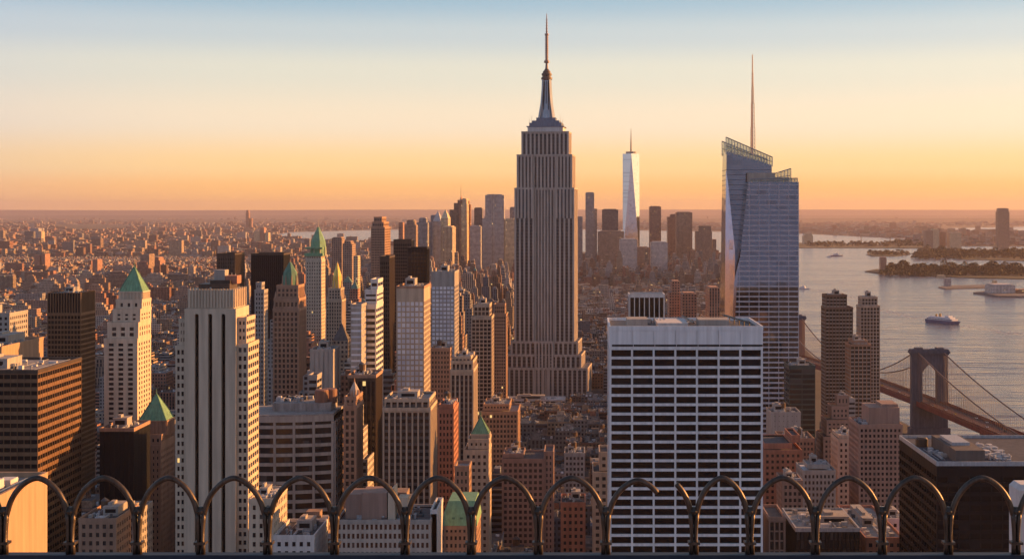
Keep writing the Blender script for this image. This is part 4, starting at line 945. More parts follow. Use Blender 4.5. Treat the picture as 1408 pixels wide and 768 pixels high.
b.frustum([(x(553), q[2] + 5, zt), (x(558), q[2] + 5, zt), (x(558), q[2] + 12, zt), (x(553), q[2] + 12, zt)], [(x(545), q[2] + 5, Z(687, 560)), (x(558), q[2] + 5, Z(687, 560)), (x(558), q[2] + 12, Z(687, 560)), (x(545), q[2] + 12, Z(687, 560))])
b.build('slanted_stack', M_cream, rt_)
roof_kit(rt_, q[0] + 2, q[1] - 2, q[2] + 1, q[3] - 1, zt, 51, pent=False, n=40)
T('office_block', 'narrow white-edged end block right of the long pale loft building', 592, 601, 700, 565, 24, M_pale, G_dark, 'punch', cat='office block', over=dict(pw=2.4, sp=3), kit=False)
# green mansard block
rt_, s_ = T('office_block', 'brick block with a green copper mansard roof right of the long pale loft building', 604, 655, 722, 590, 26, M_brown, G_old, 'punch', cat='office block', windows=True, kit=False, over=dict(bay=1.9, pw=.9, fl=3.1, sp=1.5, pp=.4, attic=1.2))
q = s_[0]; b = MB(); z0_ = q[5] + .02; z1_ = Z(684, 600)
b.frustum([(q[0] - .3, q[2] - .3, z0_), (q[1] + .3, q[2] - .3, z0_), (q[1] + .3, q[3] + .3, z0_), (q[0] - .3, q[3] + .3, z0_)], [(q[0] + 3.4, q[2] + 4, z1_), (q[1] - .8, q[2] + 4, z1_), (q[1] - .8, q[3] - 3, z1_), (q[0] + 3.4, q[3] - 3, z1_)])
mf = b.build('mansard_roof', M_copper, rt_); b = MB()
for i in range(3): a = q[0] + 5 + i * 3.2; b.box(a, a + 1.3, q[2] + .8, q[2] + 3, z0_ + .5, z0_ + 3.2)
b.build('dormer', M_copperdk, mf)
T('brick_block', 'dim brick block with tank, low between the black box and the three-slot tower', 108, 160, 712, 620, 30, M_brown, G_old, 'punch', cat='apartment block', tank=True, roof=M_roof)
T('brick_block', 'dim stone block beside the dim brick block with tank', 160, 186, 704, 640, 26, M_grey, G_old, 'punch', cat='apartment block')
T('exhibition_hall', 'low pale-roofed hall lying at the foot of the tallest stepped tower', 697, 777, 549, 1590, 30, M_pale, G_dark, 'band', cat='hall', roof=M_pale, over=dict(fl=3.4, attic=1.5))

# ------------------------------------------------------------------ downtown, far away
def tapering_tower():
    D = 5500.0; x = lambda p_: X(p_, D); z = lambda p_: Z(p_, D)
    cx, h = x(868), x(879.5) - x(868.0); cy = D + h
    root = empty('skyscraper', (cx, cy, 0), 'tall tapering mirror-glass tower with chamfered corners and a mast, highest of the distant downtown', 'skyscraper')
    zb, zt = 40, z(211); b = MB()
    b.box(cx - h, cx + h, cy - h, cy + h, 0, zb); 
    B = [(cx - h, cy - h, zb), (cx + h, cy - h, zb), (cx + h, cy + h, zb), (cx - h, cy + h, zb)]
    r = h * 1.0; Tt = [(cx, cy - r, zt), (cx + r, cy, zt), (cx, cy + r, zt), (cx - r, cy, zt)]
    uvt = lambda q: [((p_[0] + p_[1]) / 6, p_[2] / 4.2) for p_ in q]
    for i in range(4):
        q = [B[i], B[(i + 1) % 4], Tt[i]]; b.face(q, uvt(q)); q = [B[(i + 1) % 4], Tt[(i + 1) % 4], Tt[i]]; b.face(q, uvt(q))
    b.face(Tt); b.build('curtain_wall', G_wtc, root)
    b = MB(); b.ngon(cx, cy, [(r * .62, zt), (r * .62, zt + 8)], 16); b.build('ring_platform', M_grey, root)
    b = MB(); b.ngon(cx, cy, [(3.2, zt + 8), (2.6, zt + 35), (1.4, zt + 70), (.6, z(176))], 8); b.build('mast', M_mast, root)
    FOOT.append((cx - h, cx + h, cy - h, cy + h)); OCC.append((D, 857, 880, 211, 368))
tapering_tower()
cB, cT, cG, cD, cR, cP = (.33, .22, .16), (.62, .47, .30), (.40, .38, .38), (.15, .135, .14), (.42, .22, .15), (.58, .52, .48)  # tan cT is brightened in its colour so sunlit sides read golden
DT = [  # x0 x1 top D depth colour style tiers label
    (805, 817, 265, 5300, 50, cG, .5, (), 'thin grey downtown slab with a lower step, left of the tapering mirror tower'),
    (817, 821, 287, 5350, 50, cG, .5, (), 'low step on the right of the thin grey downtown slab'),
    (828, 850, 288, 5100, 60, cD, 1, (), 'dark square-topped downtown tower immediately left of the tapering mirror tower'),
    (822, 858, 318, 4900, 60, cB, 0, (), 'wide brown block at the foot of the dark square-topped tower'),
    (793, 801, 298, 5200, 40, cG, .5, (), 'small grey downtown tower touching the right edge of the stepped landmark'),
    (852, 876, 329, 4500, 50, cP, 0, (), 'pale low block in front of the tapering mirror tower'),
    (893, 909, 284, 5400, 45, cR, .5, (), 'slim red-brown downtown tower right of the tapering mirror tower'),
    (895, 918, 333, 4500, 50, cP, 0, (), 'pale low block below the slim red-brown downtown tower'),
    (918, 934, 298, 5500, 60, cB, .5, ((922, 934, 295),), 'brown stepped flank joined left of the lit tan downtown tower'),
    (930, 952, 292, 5300, 60, (.42,.26,.17), .5, (), 'lit tan downtown tower with a dark cap, widest right of the mirror tower'),
    (957, 979, 318, 5200, 60, cB, .5, ((961, 978, 311),), 'brown tower left of the slanted glass skyscraper, at the harbour edge'),
    (980, 985, 329, 5200, 30, cB, .5, (), 'small brown tower at the harbour edge beside the brown tower'),
    (870, 893, 340, 4700, 50, cB, 0, (), 'low brown block between the two pale low blocks'),
    (663, 693, 300, 4400, 50, cG, 0, ((666, 693, 297, 1), (667, 693, 268, 1)), 'broad grey tower with vertical pale ribs at its head, tallest left of the landmark'),
    (676, 680, 267, 4399, 8, cP, .5, (), 'pale rib pier on the head of the broad grey tower'),
    (652, 663, 286, 4700, 40, cD, .5, (), 'dark slim tower left of the broad grey tower'),
    (646, 661, 311, 4300, 40, cG, 0, (), 'grey block in front of the dark slim tower'),
    (701, 710, 285, 4600, 40, cG, .5, (), 'grey tower touching the left edge of the stepped landmark'),
    (694, 708, 301, 4400, 40, cT, 0, (), 'tan block in front of the grey tower beside the landmark'),
    (618, 633, 288, 4500, 45, cB, .5, ((624, 633, 279, 1), (629, 633, 275, 1)), 'stepped brown tower supporting the gold-lit needle tower from the left'),
    (634, 641, 280, 4400, 130, cT, 0, ((635.5, 640.5, 273, 1),), 'gold-lit narrow tower carrying a needle, highest of the left downtown cluster'),
    (641, 647, 281, 4500, 30, cR, .5, ((642, 645, 276, 1),), 'red brown slim tower right of the gold-lit needle tower'),
    (588, 601, 305, 4300, 40, cG, 0, ((592, 600, 296, 3),), 'grey shouldered tower left of the pointed pair'),
    (573, 588, 306, 4200, 40, cG, .5, ((576, 586, 300, 2),), 'grey flat tower at the left end of the downtown cluster'),
    (556, 572, 309, 3900, 45, cB, 0, ((559, 570, 303, 2),), 'brown stepped tower left of the grey flat tower'),
    (548, 554, 306, 3700, 30, cR, 0, (), 'slim red tower left of the brown stepped tower, against the bay'),
    (607, 622, 312, 4000, 110, cT, .5, (), 'tan lit block under the pointed pair'),
    (456, 470, 327, 2600, 32, cB, 0, (), 'dark brown tower rising by the bay, right of the green campanile'),
    (471, 484, 335, 2500, 40, cB, 0, ((473, 482, 332, 3),), 'brown lower tower beside the dark brown bayside tower'),
    (486, 492, 352, 2300, 26, cT, 0, (), 'small lit tower right of the brown lower tower'),
    (920, 938, 402, 1900, 40, cR, 0, ((924, 935, 387, 3),), 'dark red stepped tower rising from the low blocks behind the white slab'),
    (938, 958, 404, 1850, 36, cR, 0, (), 'red block joined right of the dark red stepped tower'),
    (975, 990, 396, 1800, 50, cR, .5, (), 'red slab tower just left of the slanted glass skyscraper'),
    (1372, 1388, 291, 8600, 46, cB, .5, ((1373, 1387, 286.5, 3),), 'lone brown tower across the harbour near the right frame edge'),
    (1273, 1283, 317, 8300, 60, cB, 0, (), 'brown block at the left end of the far shore cluster'),
    (1283, 1291, 315, 8300, 60, cT, 0, (), 'tan block in the middle of the far shore cluster'),
    (1292, 1300, 319, 8400, 60, cB, .5, (), 'brown block at the right end of the far shore cluster'),
    (1306, 1322, 320, 8300, 70, cT, 0, (), 'low tan slab right of the far shore cluster'),
    (1105, 1118, 324, 9300, 70, cT, 0, ((1107, 1117, 321, 4),), 'lit tan block on the causeway beyond the glass skyscraper'),
    (338, 342, 292, 15000, 60, cR, .5, ((338.5, 341.5, 289, 2),), 'lone thin tower on the skyline above the left suburbs'),
    (343.5, 346, 300, 15000, 60, cR, .5, (), 'thin lower twin beside the lone skyline tower'),
    (41, 53, 314, 9500, 60, cG, 0, (), 'wide grey apartment slab far left among the suburbs'),
    (53, 57, 318, 9500, 60, cT, 0, (), 'lit tan tower joined to the wide grey apartment slab'),
    (47, 55, 351, 5200, 50, cR, 0, (), 'left one of the red twin blocks in the far left suburbs'),
    (57, 62, 349, 5200, 50, cR, 0, (), 'right one of the red twin blocks in the far left suburbs'),
    (193, 205, 350, 4600, 60, cB, 0, ((204, 205, 349, 2),), 'brown block with a lit wall above the green pyramid tower'),
    (208, 220, 358, 4700, 60, cR, 0, ((210, 218, 354, 2),), 'red lit stepped block right of the brown block with a lit wall'),
    (127, 134, 357, 4800, 50, cR, 0, (), 'slim red tower in the suburbs above the slatted dark tower'),
    (349, 357, 318, 8900, 60, cT, 0, (), 'left tower of the lit trio under the bay'),
    (358, 363, 313, 8900, 60, cR, 0, (), 'middle tower of the lit trio under the bay'),
    (364, 369, 320, 8900, 60, cT, 0, (), 'right tower of the lit trio under the bay'),
]
for x0_, x1_, yt_, D_, dp_, c_, sy_, tr_, lb_ in DT:
    S('tower_block' if 'block' in lb_.split(',')[0] else 'distant_tower', lb_, x0_, x1_, yt_, D_, dp_, c_, sy_, tr_, cat='tower block' if 'block' in lb_.split(',')[0] else 'tower')
# pointed pair and needle
def spire_on(label, name, x0_, x1_, ys, ya, D, c_, sty=0):
    r_, q = S(name, label, x0_, x1_, ys, D, 80, c_, sty, cat='tower')
    b = MB(); b.pyramid(q[0], q[1], q[2], q[3], q[5] + .05, Z(ya, D), c=(*c_, 0)); b.build('pointed_roof', CR, r_); return r_, q
spire_on('wide pointed glass tower, left of the pointed pair', 'distant_tower', 595, 606, 304, 289, 4250, cG)
spire_on('narrow pointed gold-lit tower, right of the pointed pair', 'distant_tower', 606, 616, 300, 287, 4100, cT)
r_, q = spire_on('thin shaft with a needle on the left downtown skyline', 'distant_tower', 631.5, 634.5, 276, 268, 4450, cR)
b = MB(); b.bar(((q[0] + q[1]) / 2, q[2] + 20, Z(270, 4450)), ((q[0] + q[1]) / 2, q[2] + 20, Z(253, 4450)), 1.0, r2=.3); b.build('needle', M_mast, r_)

# ------------------------------------------------------------------ island and pier buildings
S('tower_block', 'lone brick tower standing at the left tip of the wooded island', 1211, 1219, 354, GD(375.5), 26, cR, 0, cat='tower block')
S('pylon', 'square stone pylon standing on the breakwater', 1299.5, 1308, 383, GD(394.5), 18, cG, 0, cat='pylon')
S('warehouse', 'long pale terminal warehouse on the pier at the right frame edge', 1363, 1396, 392, GD(405.5), 60, cP, 0, cat='warehouse')
S('tower_block', 'stub tower on the left end of the pier terminal', 1366, 1371, 386, GD(403.5), 16, cT, 0, cat='tower')
S('warehouse', 'low open-sided shed on the pier at the right frame edge', 1396, 1440, 399, GD(405), 50, cB, 1, cat='warehouse')
S('shed', 'low sunlit shed on the near shore of the wooded island', 1290, 1300, 378.6, GD(381.6), 22, cT, 0, cat='shed')
S('shed', 'small pale hall among the trees at the right of the wooded island', 1385, 1398, 371, GD(376.0), 26, cP, 0, cat='hall')
def beacon(px, py, h, label):
    D = GD(py); root = empty('harbour_beacon', (X(px, D), D, 0), label, 'beacon')
    b = MB(); b.ngon(X(px, D), D, [(9, -.2), (8, 4), (3, 5), (2.2, h * .8)], 10); b.build('tower', M_dark, root)
    b = MB(); b.ngon(X(px, D), D, [(5.5, h * .8), (5.5, h * .92), (1, h)], 10); b.build('lantern', M_dark, root)
beacon(1184, 331.5, 38, 'round dark beacon standing in the strait beyond the causeway'); beacon(1224, 331.5, 32, 'smaller dark beacon right of the round beacon in the strait')

# ------------------------------------------------------------------ trees on the island
M_leaf = land_mat('dark_foliage', (.030, .032, .014), (.075, .06, .025), (.05, .05, .02), .25)
M_bark = wall('bark', (.08, .055, .04))
def crown_mesh(seed, rad, hh, n):
    r = random.Random(seed); b = MB()
    for i in range(n):
        a, u_ = r.uniform(0, 6.283), r.uniform(-1, 1); q = rad * math.sqrt(max(0, 1 - u_ * u_)) * r.uniform(.5, 1.08)
        c_ = Vector((q * math.cos(a), q * math.sin(a), hh * (.62 + .38 * u_))); s_ = rad * r.uniform(.12, .3)
        d1 = Vector((r.gauss(0, 1), r.gauss(0, 1), r.gauss(0, 1))).normalized(); d2 = d1.orthogonal().normalized(); d3 = d1.cross(d2)
        P_ = [tuple(c_ + d2 * s_ * math.cos(t_) + d3 * s_ * math.sin(t_) * .8 + d1 * s_ * .3 * math.cos(2 * t_)) for t_ in (0, 1.2, 2.5, 3.7, 5.0)]
        b.face(P_)
    return b
crowns = [crown_mesh(s_, 11 + s_ % 3 * 3, 20 + s_ % 4 * 3, 120).mesh('crown', M_leaf) for s_ in range(5)]
b = MB(); b.ngon(0, 0, [(.9, 0), (.5, 9), (.25, 15)], 6)
for a in range(3): b.bar((0, 0, 7), (4 * math.cos(a * 2.1), 4 * math.sin(a * 2.1), 14), .3, r2=.1)
trunk_me = b.mesh('trunk', M_bark)
def tree(x_, y_, s_, k, label, group):
    r_ = empty('tree', (x_, y_, 4), label, 'tree', group); r_.scale = (s_, s_, s_ * random.uniform(.85, 1.25)); r_.rotation_euler.z = random.uniform(0, 6)
    for nm, me in (('trunk', trunk_me), ('crown', crowns[k])):
        o = bpy.data.objects.new(nm, me); COL.objects.link(o); o.parent = r_
random.seed(5)
for i in range(70):
    px_ = 1222 + i * 2.75 + random.uniform(-1, 1); py_ = random.uniform(373, 379); D_ = GD(py_)
    tree(X(px_, D_), D_, random.uniform(.7, 1.3), i % 5, 'dark broad tree in the wood that covers the long island', 'trees on the long island')
for i in range(34):
    px_ = 1262 + i * 4.6 + random.uniform(-1, 1); py_ = random.uniform(350, 355); D_ = GD(py_)
    tree(X(px_, D_), D_, random.uniform(.9, 1.7), i % 5, 'dark broad tree on the low headland beyond the long island', 'trees on the headland')
wd = MB(); rr = random.Random(3)
def scrub(px0, px1, py0, py1, n, s0):
    for i in range(n):
        px_, py_ = rr.uniform(px0, px1), rr.uniform(py0, py1); D_ = GD(py_); c_ = Vector((X(px_, D_), D_, 4)); R_ = s0 * rr.uniform(.6, 1.4)
        for k in range(16):
            a, e_ = rr.uniform(0, 6.283), rr.uniform(.1, 1.5); q = c_ + Vector((math.cos(a) * math.cos(e_), math.sin(a) * math.cos(e_), math.sin(e_))) * R_
            s_ = R_ * rr.uniform(.25, .5); d1 = Vector((rr.gauss(0, 1), rr.gauss(0, 1), rr.gauss(0, 1))).normalized(); d2 = d1.orthogonal().normalized(); d3 = d1.cross(d2)
            wd.face([tuple(q + d2 * s_), tuple(q + d3 * s_), tuple(q - d2 * s_), tuple(q - d3 * s_)])
scrub(1212, 1470, 372, 380.5, 420, 10); scrub(1258, 1470, 347.5, 357, 260, 13); scrub(1195, 1248, 347.5, 351.5, 60, 10); scrub(1110, 1290, 335.5, 340, 120, 14); scrub(1230, 1290, 332, 337, 60, 16)
o_ = wd.build('woodland', M_leaf); tag(o_, 'dark scrub and low woodland along the islands', kind='stuff')

# ------------------------------------------------------------------ boats
M_hull = wall('navy_hull', (.11, .14, .24), rough=.4); M_super = wall('ship_white', (.62, .62, .64), rough=.5, var=.05); M_orange = wall('ship_ochre', (.45, .25, .08), rough=.5)
root = empty('ferry', (X(1297, GD(444)), GD(444), 0), 'navy blue harbour ferry with white upper decks trailing a wake', 'ferry'); root.rotation_euler.z = R(-58)
root['_w'] = (0, 0, 0)
def hullpts(L, W, z_, k=1.0): return [(-L, -W * .8, z_), (-L * .6, -W, z_), (L * .6, -W, z_), (L * .85, -W * .6, z_), (L * k, 0, z_), (L * .85, W * .6, z_), (L * .6, W, z_), (-L * .6, W, z_), (-L, W * .8, z_)]
b = MB(); b.frustum(hullpts(40, 8, -.5, .98), hullpts(42, 9.5, 6, 1.06)); b.build('hull', M_hull, root)
b = MB(); b.box(-36, 30, -8.2, 8.2, 6, 9.4); b.box(-30, 24, -7.2, 7.2, 9.4, 12.2); dk = b.build('passenger_deck', M_super, root)
b = MB(); 
for s_ in (-1, 1):
    for i in range(16): b.box(-34 + i * 4, -31.6 + i * 4, s_ * 8.24 - .03, s_ * 8.24 + .03, 7.2, 8.6)
b.build('window_strip', M_black, dk)
b = MB(); b.box(10, 19, -6, 6, 12.2, 15); b.build('wheelhouse', M_super, root)
b = MB(); b.ngon(-8, 0, [(2.4, 12.2), (2.1, 18)], 12); b.ngon(-18, 0, [(2.2, 12.2), (1.9, 16.5)], 12); b.build('funnel', M_orange, root)
b = MB(); b.bar((15, 0, 15), (15, 0, 24), .3, r2=.15); b.bar((-32, 0, 9), (-32, 0, 16), .25); b.build('mast', M_super, root)
def boat(px, py, L, rz, label, hm, nm='boat'):
    D_ = GD(py); r_ = empty(nm, (X(px, D_), D_, 0), label, 'boat'); r_['_w'] = (0, 0, 0); r_.rotation_euler.z = R(rz)
    b = MB(); b.frustum(hullpts(L, L * .24, -.3, .98), hullpts(L * 1.05, L * .28, L * .16, 1.08)); b.build('hull', hm, r_)
    b = MB(); b.box(-L * .5, L * .3, -L * .17, L * .17, L * .16, L * .36); b.box(-L * .1, L * .2, -L * .13, L * .13, L * .36, L * .5); b.build('cabin', M_super, r_)
    b = MB(); b.bar((0, 0, L * .5), (0, 0, L * .85), .25); b.build('mast', M_super, r_)
boat(1105, 397, 17, -35, 'white tour boat beside the right edge of the slanted glass skyscraper', M_super)
boat(1150, 352, 30, 5, 'dark low barge out on the harbour beyond the tour boat', M_hull)
boat(1141, 353.4, 15, 0, 'tiny launch left of the dark low barge', M_super)
# foam trails
m, t, p = nodes('foam'); p.inputs['Base Color'].default_value = (.55, .52, .5, 1); p.inputs['Roughness'].default_value = .6
tc = N(t, 'ShaderNodeTexCoord'); no = N(t, 'ShaderNodeTexNoise'); no.inputs['Scale'].default_value = .09; no.inputs['Detail'].default_value = 6; t.links.new(tc.outputs['Object'], no.inputs[0])
rp = N(t, 'ShaderNodeMapRange'); rp.inputs[1].default_value = .48; rp.inputs[2].default_value = .66; rp.inputs[4].default_value = .9; t.links.new(no.outputs[0], rp.inputs[0]); t.links.new(rp.outputs[0], p.inputs['Alpha'])
M_foam = m
def wake(px, py, qx, qy, w0, w1, nm='wake'):
    a = Vector((*G(px, py), .08)); c_ = Vector((*G(qx, qy), .08)); d = (c_ - a); s_ = Vector((-d.y, d.x, 0)).normalized(); b = MB()
    for k in range(8):
        f0, f1 = k / 8, (k + 1) / 8; p0, p1 = a + d * f0, a + d * f1; r0, r1 = w0 + (w1 - w0) * f0, w0 + (w1 - w0) * f1
        b.face([tuple(p0 - s_ * r0), tuple(p1 - s_ * r1), tuple(p1 + s_ * r1), tuple(p0 + s_ * r0)])
    o = b.build(nm, M_foam); o['kind'] = 'stuff'; o['label'] = 'pale foam trail on the river'
wake(1279, 441.5, 1190, 421, 5, 24); wake(1317, 447, 1404, 460, 4, 26); wake(1109, 396.5, 1185, 411, 3, 10); wake(1100, 385, 1210, 391, 4, 9)

# ------------------------------------------------------------------ bridge
def bridge():
    pa, pb = Vector((331, 1387)), Vector((263, 1830))
    zd = 33.0; root = empty('suspension_bridge', (331, 1387, 0), 'suspension bridge with dark granite arched tower and red-brown roadway crossing the river', 'bridge')
    d = (pb - pa).normalized(); nrm = Vector((d.y, -d.x)) * -1
    if nrm.x < 0: nrm = -nrm
    line = [(Vector((392, 930)), 17), (Vector((378, 1030)), 24), (Vector((358, 1170)), 29), (pa, zd), ((pa + pb) / 2, zd + 3), (pb, zd), (Vector((235, 2120)), 20), (Vector((220, 2300)), 6)]
    def at(s_):   # s_ = parameter over the polyline by index
        i = min(int(s_), len(line) - 2); f = s_ - i; return line[i][0].lerp(line[i + 1][0], f), line[i][1] * (1 - f) + line[i + 1][1] * f
    hw = 13.5
    def strip(mb, o0, o1, z0_, z1_):
        for i in range(len(line) - 1):
            (a, za), (c_, zc) = line[i], line[i + 1]
            q = [(a.x + o0, a.y, za), (a.x + o1, a.y, za), (c_.x + o1, c_.y, zc), (c_.x + o0, c_.y, zc)]
            mb.frustum([(x_, y_, zz + z0_) for x_, y_, zz in q], [(x_, y_, zz + z1_) for x_, y_, zz in q])
    b = MB(); strip(b, -hw, hw, -3.2, 0); dk = b.build('deck', M_deck, root)
    b = MB(); strip(b, -8.6, -.9, .0, .12); strip(b, .9, 8.6, 0, .12); b.build('roadway', wall('bridge_asphalt', (.10, .05, .05), var=.2), dk)
    b = MB(); 
    for o in (-hw, -9.2, 8.9, hw - .3): strip(b, o, o + .3, 0, 1.5)
    b.build('deck_railing', M_deck, dk)
    b = MB()
    s_ = 0.0
    while s_ < 6.9:
        (a, za), (c_, zc) = at(s_), at(min(6.99, s_ + .03))
        for o in (-hw, hw): b.bar((a.x + o, a.y, za - 3), (c_.x + o, c_.y, zc - .2), .25)
        s_ += .05
    b.build('truss', M_deck, dk)
    b = MB(); s_ = .4
    while s_ < 6:
        a, za = at(s_); b.box(a.x - .12 - 4.7, a.x + .12 - 4.7, a.y, a.y + 3, za + .13, za + .15); b.box(a.x - .12 + 4.7, a.x + .12 + 4.7, a.y, a.y + 3, za + .13, za + .15); s_ += .045
    b.build('lane_marking', M_pale, dk)
    # anchorage piers of the approach
    b = MB()
    for s_ in (.6, 1.4, 2.3):
        a, za = at(s_); b.box(a.x - 11, a.x + 11, a.y - 4, a.y + 4, -.5, za - 3.2)
    b.build('approach_pier', M_stone, root)
    for ti, (P_, hasarch) in enumerate(((pa, 1), (pb, 1))):
        cx, cy = P_.x, P_.y; ht = 83.5; b = MB(); w_, th = 17.0, 4.6
        b.box(cx - w_ - 2, cx + w_ + 2, cy - th - 2, cy + th + 2, -.5, 9); b.box(cx - w_, cx + w_, cy - th, cy + th, 9, zd - 3.3)
        zs, zh = 60.0, 70.0
        legs = [(-w_, -w_ + 9.8), (w_ - 9.8, w_)]
        for a, c_ in legs: b.box(cx + a, cx + c_, cy - th + .4, cy + th - .4, zd - 3.3, zh)
        b.box(cx - w_, cx + w_, cy - th + .4, cy + th - .4, zh, ht - 5)
        r_ = w_ - 9.8; k = 8      # pointed arch made of stepped voussoirs
        for s2 in (-1, 1):
            for i in range(k):
                f0, f1 = i / k, (i + 1) / k; z0_, z1_ = zs + (zh - zs) * f0, zs + (zh - zs) * f1; q0, q1 = r_ * (1 - f0 ** 1.7), r_ * (1 - f1 ** 1.7)
                y0_, y1_ = cy - th + .45, cy + th - .45
                pts = [(s2 * q0, z0_), (s2 * r_, z0_), (s2 * r_, z1_), (s2 * q1, z1_)]
                if s2 < 0: pts.reverse()
                b.face([(cx + u_, y0_, v_) for u_, v_ in pts]); b.face([(cx + u_, y1_, v_) for u_, v_ in reversed(pts)])
                b.face([(cx + s2 * q0, y0_, z0_), (cx + s2 * q1, y0_, z1_), (cx + s2 * q1, y1_, z1_), (cx + s2 * q0, y1_, z0_)])
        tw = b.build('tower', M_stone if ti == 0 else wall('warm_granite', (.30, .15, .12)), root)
        b = MB()
        for g_, za, zb in ((.8, ht - 5, ht - 3.8), (1.8, ht - 3.8, ht - 1.6), (1.0, ht - 1.6, ht)): b.box(cx - w_ - g_, cx + w_ + g_, cy - th - g_, cy + th + g_, za, zb)
        for s2 in (-1, 1):
            b.box(cx + s2 * 10 - 3.5, cx + s2 * 10 + 3.5, cy - 4, cy + 4, ht, ht + 1.5)
            for i in range(-1, 3): b.box(cx + s2 * (w_ - 8.6) - .8, cx + s2 * (w_ - 8.6) + .8, cy - th + .05, cy - th + .42, 9, zh - 1) if i == 0 else None
        b.build('cornice', M_stone, tw)
        b = MB(); rr_ = random.Random(ti)
        for i in range(9): a = rr_.uniform(-14, 14); b.bar((cx + a, cy + rr_.uniform(-3, 3), ht), (cx + a, cy + 0, ht + rr_.uniform(1.5, 4)), .15)
        b.build('aviation_light', M_unit, tw)
    # cables: four main cables over each span, hangers below them
    def zdeck(y_): return float(np.interp(y_, [q[0].y for q in line], [q[1] for q in line]))
    def xdeck(y_): return float(np.interp(y_, [q[0].y for q in line], [q[0].x for q in line]))
    ht = 82; hang = []
    def cab(y0_, y1_, z0_, z1_, sag_z, side):
        n = 40; pts = []
        for i in range(n + 1):
            f = i / n; y_ = y0_ + (y1_ - y0_) * f
            zz = z0_ * (1 - f) + z1_ * f - 4 * sag_z * f * (1 - f); pts.append((xdeck(y_) + side, y_, zz))
        return pts
    for side in (-12.2, 12.2):
        for (y0_, y1_, z0_, z1_, sg) in ((1387, 1830, ht, ht, ht - zd - 7), (1387, 1090, ht, 30, 7), (1830, 2120, ht, 24, 7)):
            pts = cab(y0_, y1_, z0_, z1_, sg, side); b = MB(); b.tube(pts, .62, .62, 6, side=(1, 0, 0)); b.build('main_cable', M_cable, root, smooth=True)
            y_ = min(y0_, y1_) + 4
            while y_ < max(y0_, y1_) - 4:
                zz = float(np.interp(y_, [q[1] for q in (pts if y1_ > y0_ else pts[::-1])], [q[2] for q in (pts if y1_ > y0_ else pts[::-1])])); zl = zdeck(y_)
                if zz > zl + 2: hang.append(((xdeck(y_) + side, y_, zl), (xdeck(y_) + side, y_, zz)))
                y_ += 4.0
    hang.sort(key=lambda h: h[0][1]); rest = MB()
    for i, (a, c_) in enumerate(hang):
        if i < 100: b = MB(); b.bar(a, c_, .17); b.build('hanger', M_cable, root)
        else: rest.bar(a, c_, .17)
    tag(rest.build('hanger', M_cable, root), kind='stuff')
    # cross stays fanning from the tower tops
    b = MB()
    for side in (-12.2, 12.2):
        for k in range(1, 12):
            for s2 in (-1, 1):
                y_ = 1387 + s2 * k * 11; b.bar((331 + side, 1387, ht - 1), (xdeck(y_) + side, y_, zdeck(y_)), .05)
    b.build('stay_cable', M_cable, root)
    FOOT.append((205, 420, 900, 2350))
    # traffic
    bodies = [wall('car_' + n_, c_, rough=.35, var=.02) for n_, c_ in (('white', (.75, .74, .72)), ('red', (.4, .06, .04)), ('dark', (.04, .04, .05)), ('silver', (.45, .45, .46)), ('yellow', (.7, .45, .06)))]
    names = ['white', 'red', 'dark', 'silver', 'yellow']; protos = []
    for i in range(5):
        b = MB(); b.frustum([(-.9, -2.2, .3), (.9, -2.2, .3), (.9, 2.2, .3), (-.9, 2.2, .3)], [(-.88, -2.15, .95), (.88, -2.15, .95), (.88, 2.15, .95), (-.88, 2.15, .95)])
        bm_ = b.mesh('body', bodies[i]); b = MB(); b.frustum([(-.8, -1.3, .95), (.8, -1.3, .95), (.8, 1.2, .95), (-.8, 1.2, .95)], [(-.65, -.8, 1.5), (.65, -.8, 1.5), (.65, .7, 1.5), (-.65, .7, 1.5)]); cm_ = b.mesh('cabin', M_black)
        b = MB()
        for a in (-.8, .8):
            for c_ in (-1.35, 1.35):
                b.frustum([(a + .12 * s2, c_ + .33 * math.cos(q), .33 + .33 * math.sin(q)) for s2 in (-1,) for q in [k * math.pi / 4 for k in range(8)]], [(a + .12, c_ + .33 * math.cos(q), .33 + .33 * math.sin(q)) for q in [k * math.pi / 4 for k in range(8)]])
        protos.append((bm_, cm_, b.mesh('wheels', M_black)))
    r_ = random.Random(9)
    for i in range(46):
        s_ = .5 + i * .108; a, za = at(s_); k = r_.choice([0, 0, 0, 1, 2, 3, 3, 4]); lane = r_.choice([-6.6, -2.8, 2.8, 6.6])
        if abs(a.y - 1387) < 14 or abs(a.y - 1830) < 14: continue
        c_ = empty('car', (a.x + lane, a.y, za + .12), f'{names[k]} car driving on the red-brown bridge roadway', 'car', f'{names[k]} cars on the bridge')
        for nm, me in zip(('body', 'cabin', 'wheel_set'), protos[k]): o = bpy.data.objects.new(nm, me); COL.objects.link(o); o.parent = c_
bridge()

# ------------------------------------------------------------------ the rest of the city
def inpoly(px, py, poly):
    ins = np.zeros(len(px), bool); n = len(poly)
    for i in range(n):
        x0_, y0_ = poly[i]; x1_, y1_ = poly[(i + 1) % n]
        c_ = ((y0_ > py) != (y1_ > py)); xx = (x1_ - x0_) * (py - y0_) / ((y1_ - y0_) if y1_ != y0_ else 1e-9) + x0_; ins ^= c_ & (px < xx)
    return ins
PAL = 1.15 * np.array([(.26, .17, .12), (.33, .24, .17), (.40, .31, .24), (.30, .14, .09), (.22, .12, .08), (.30, .27, .25), (.36, .32, .29), (.20, .18, .17), (.36, .22, .16), (.42, .36, .31), (.15, .165, .20)])
PNAME = ['brown', 'tan', 'sand', 'red brick', 'dark brown', 'grey', 'pale grey', 'charcoal', 'pinkish', 'cream', 'slate']
ROOF = .75 * np.array([(.09, .085, .085), (.15, .14, .135), (.24, .22, .21), (.12, .10, .09), (.42, .40, .40)]); RP = [.36, .28, .18, .12, .06]
rows = []   # x0 x1 y0 y1 h
AV, AVW, ST_, STW = 148.0, 17.0, 76.0, 15.0
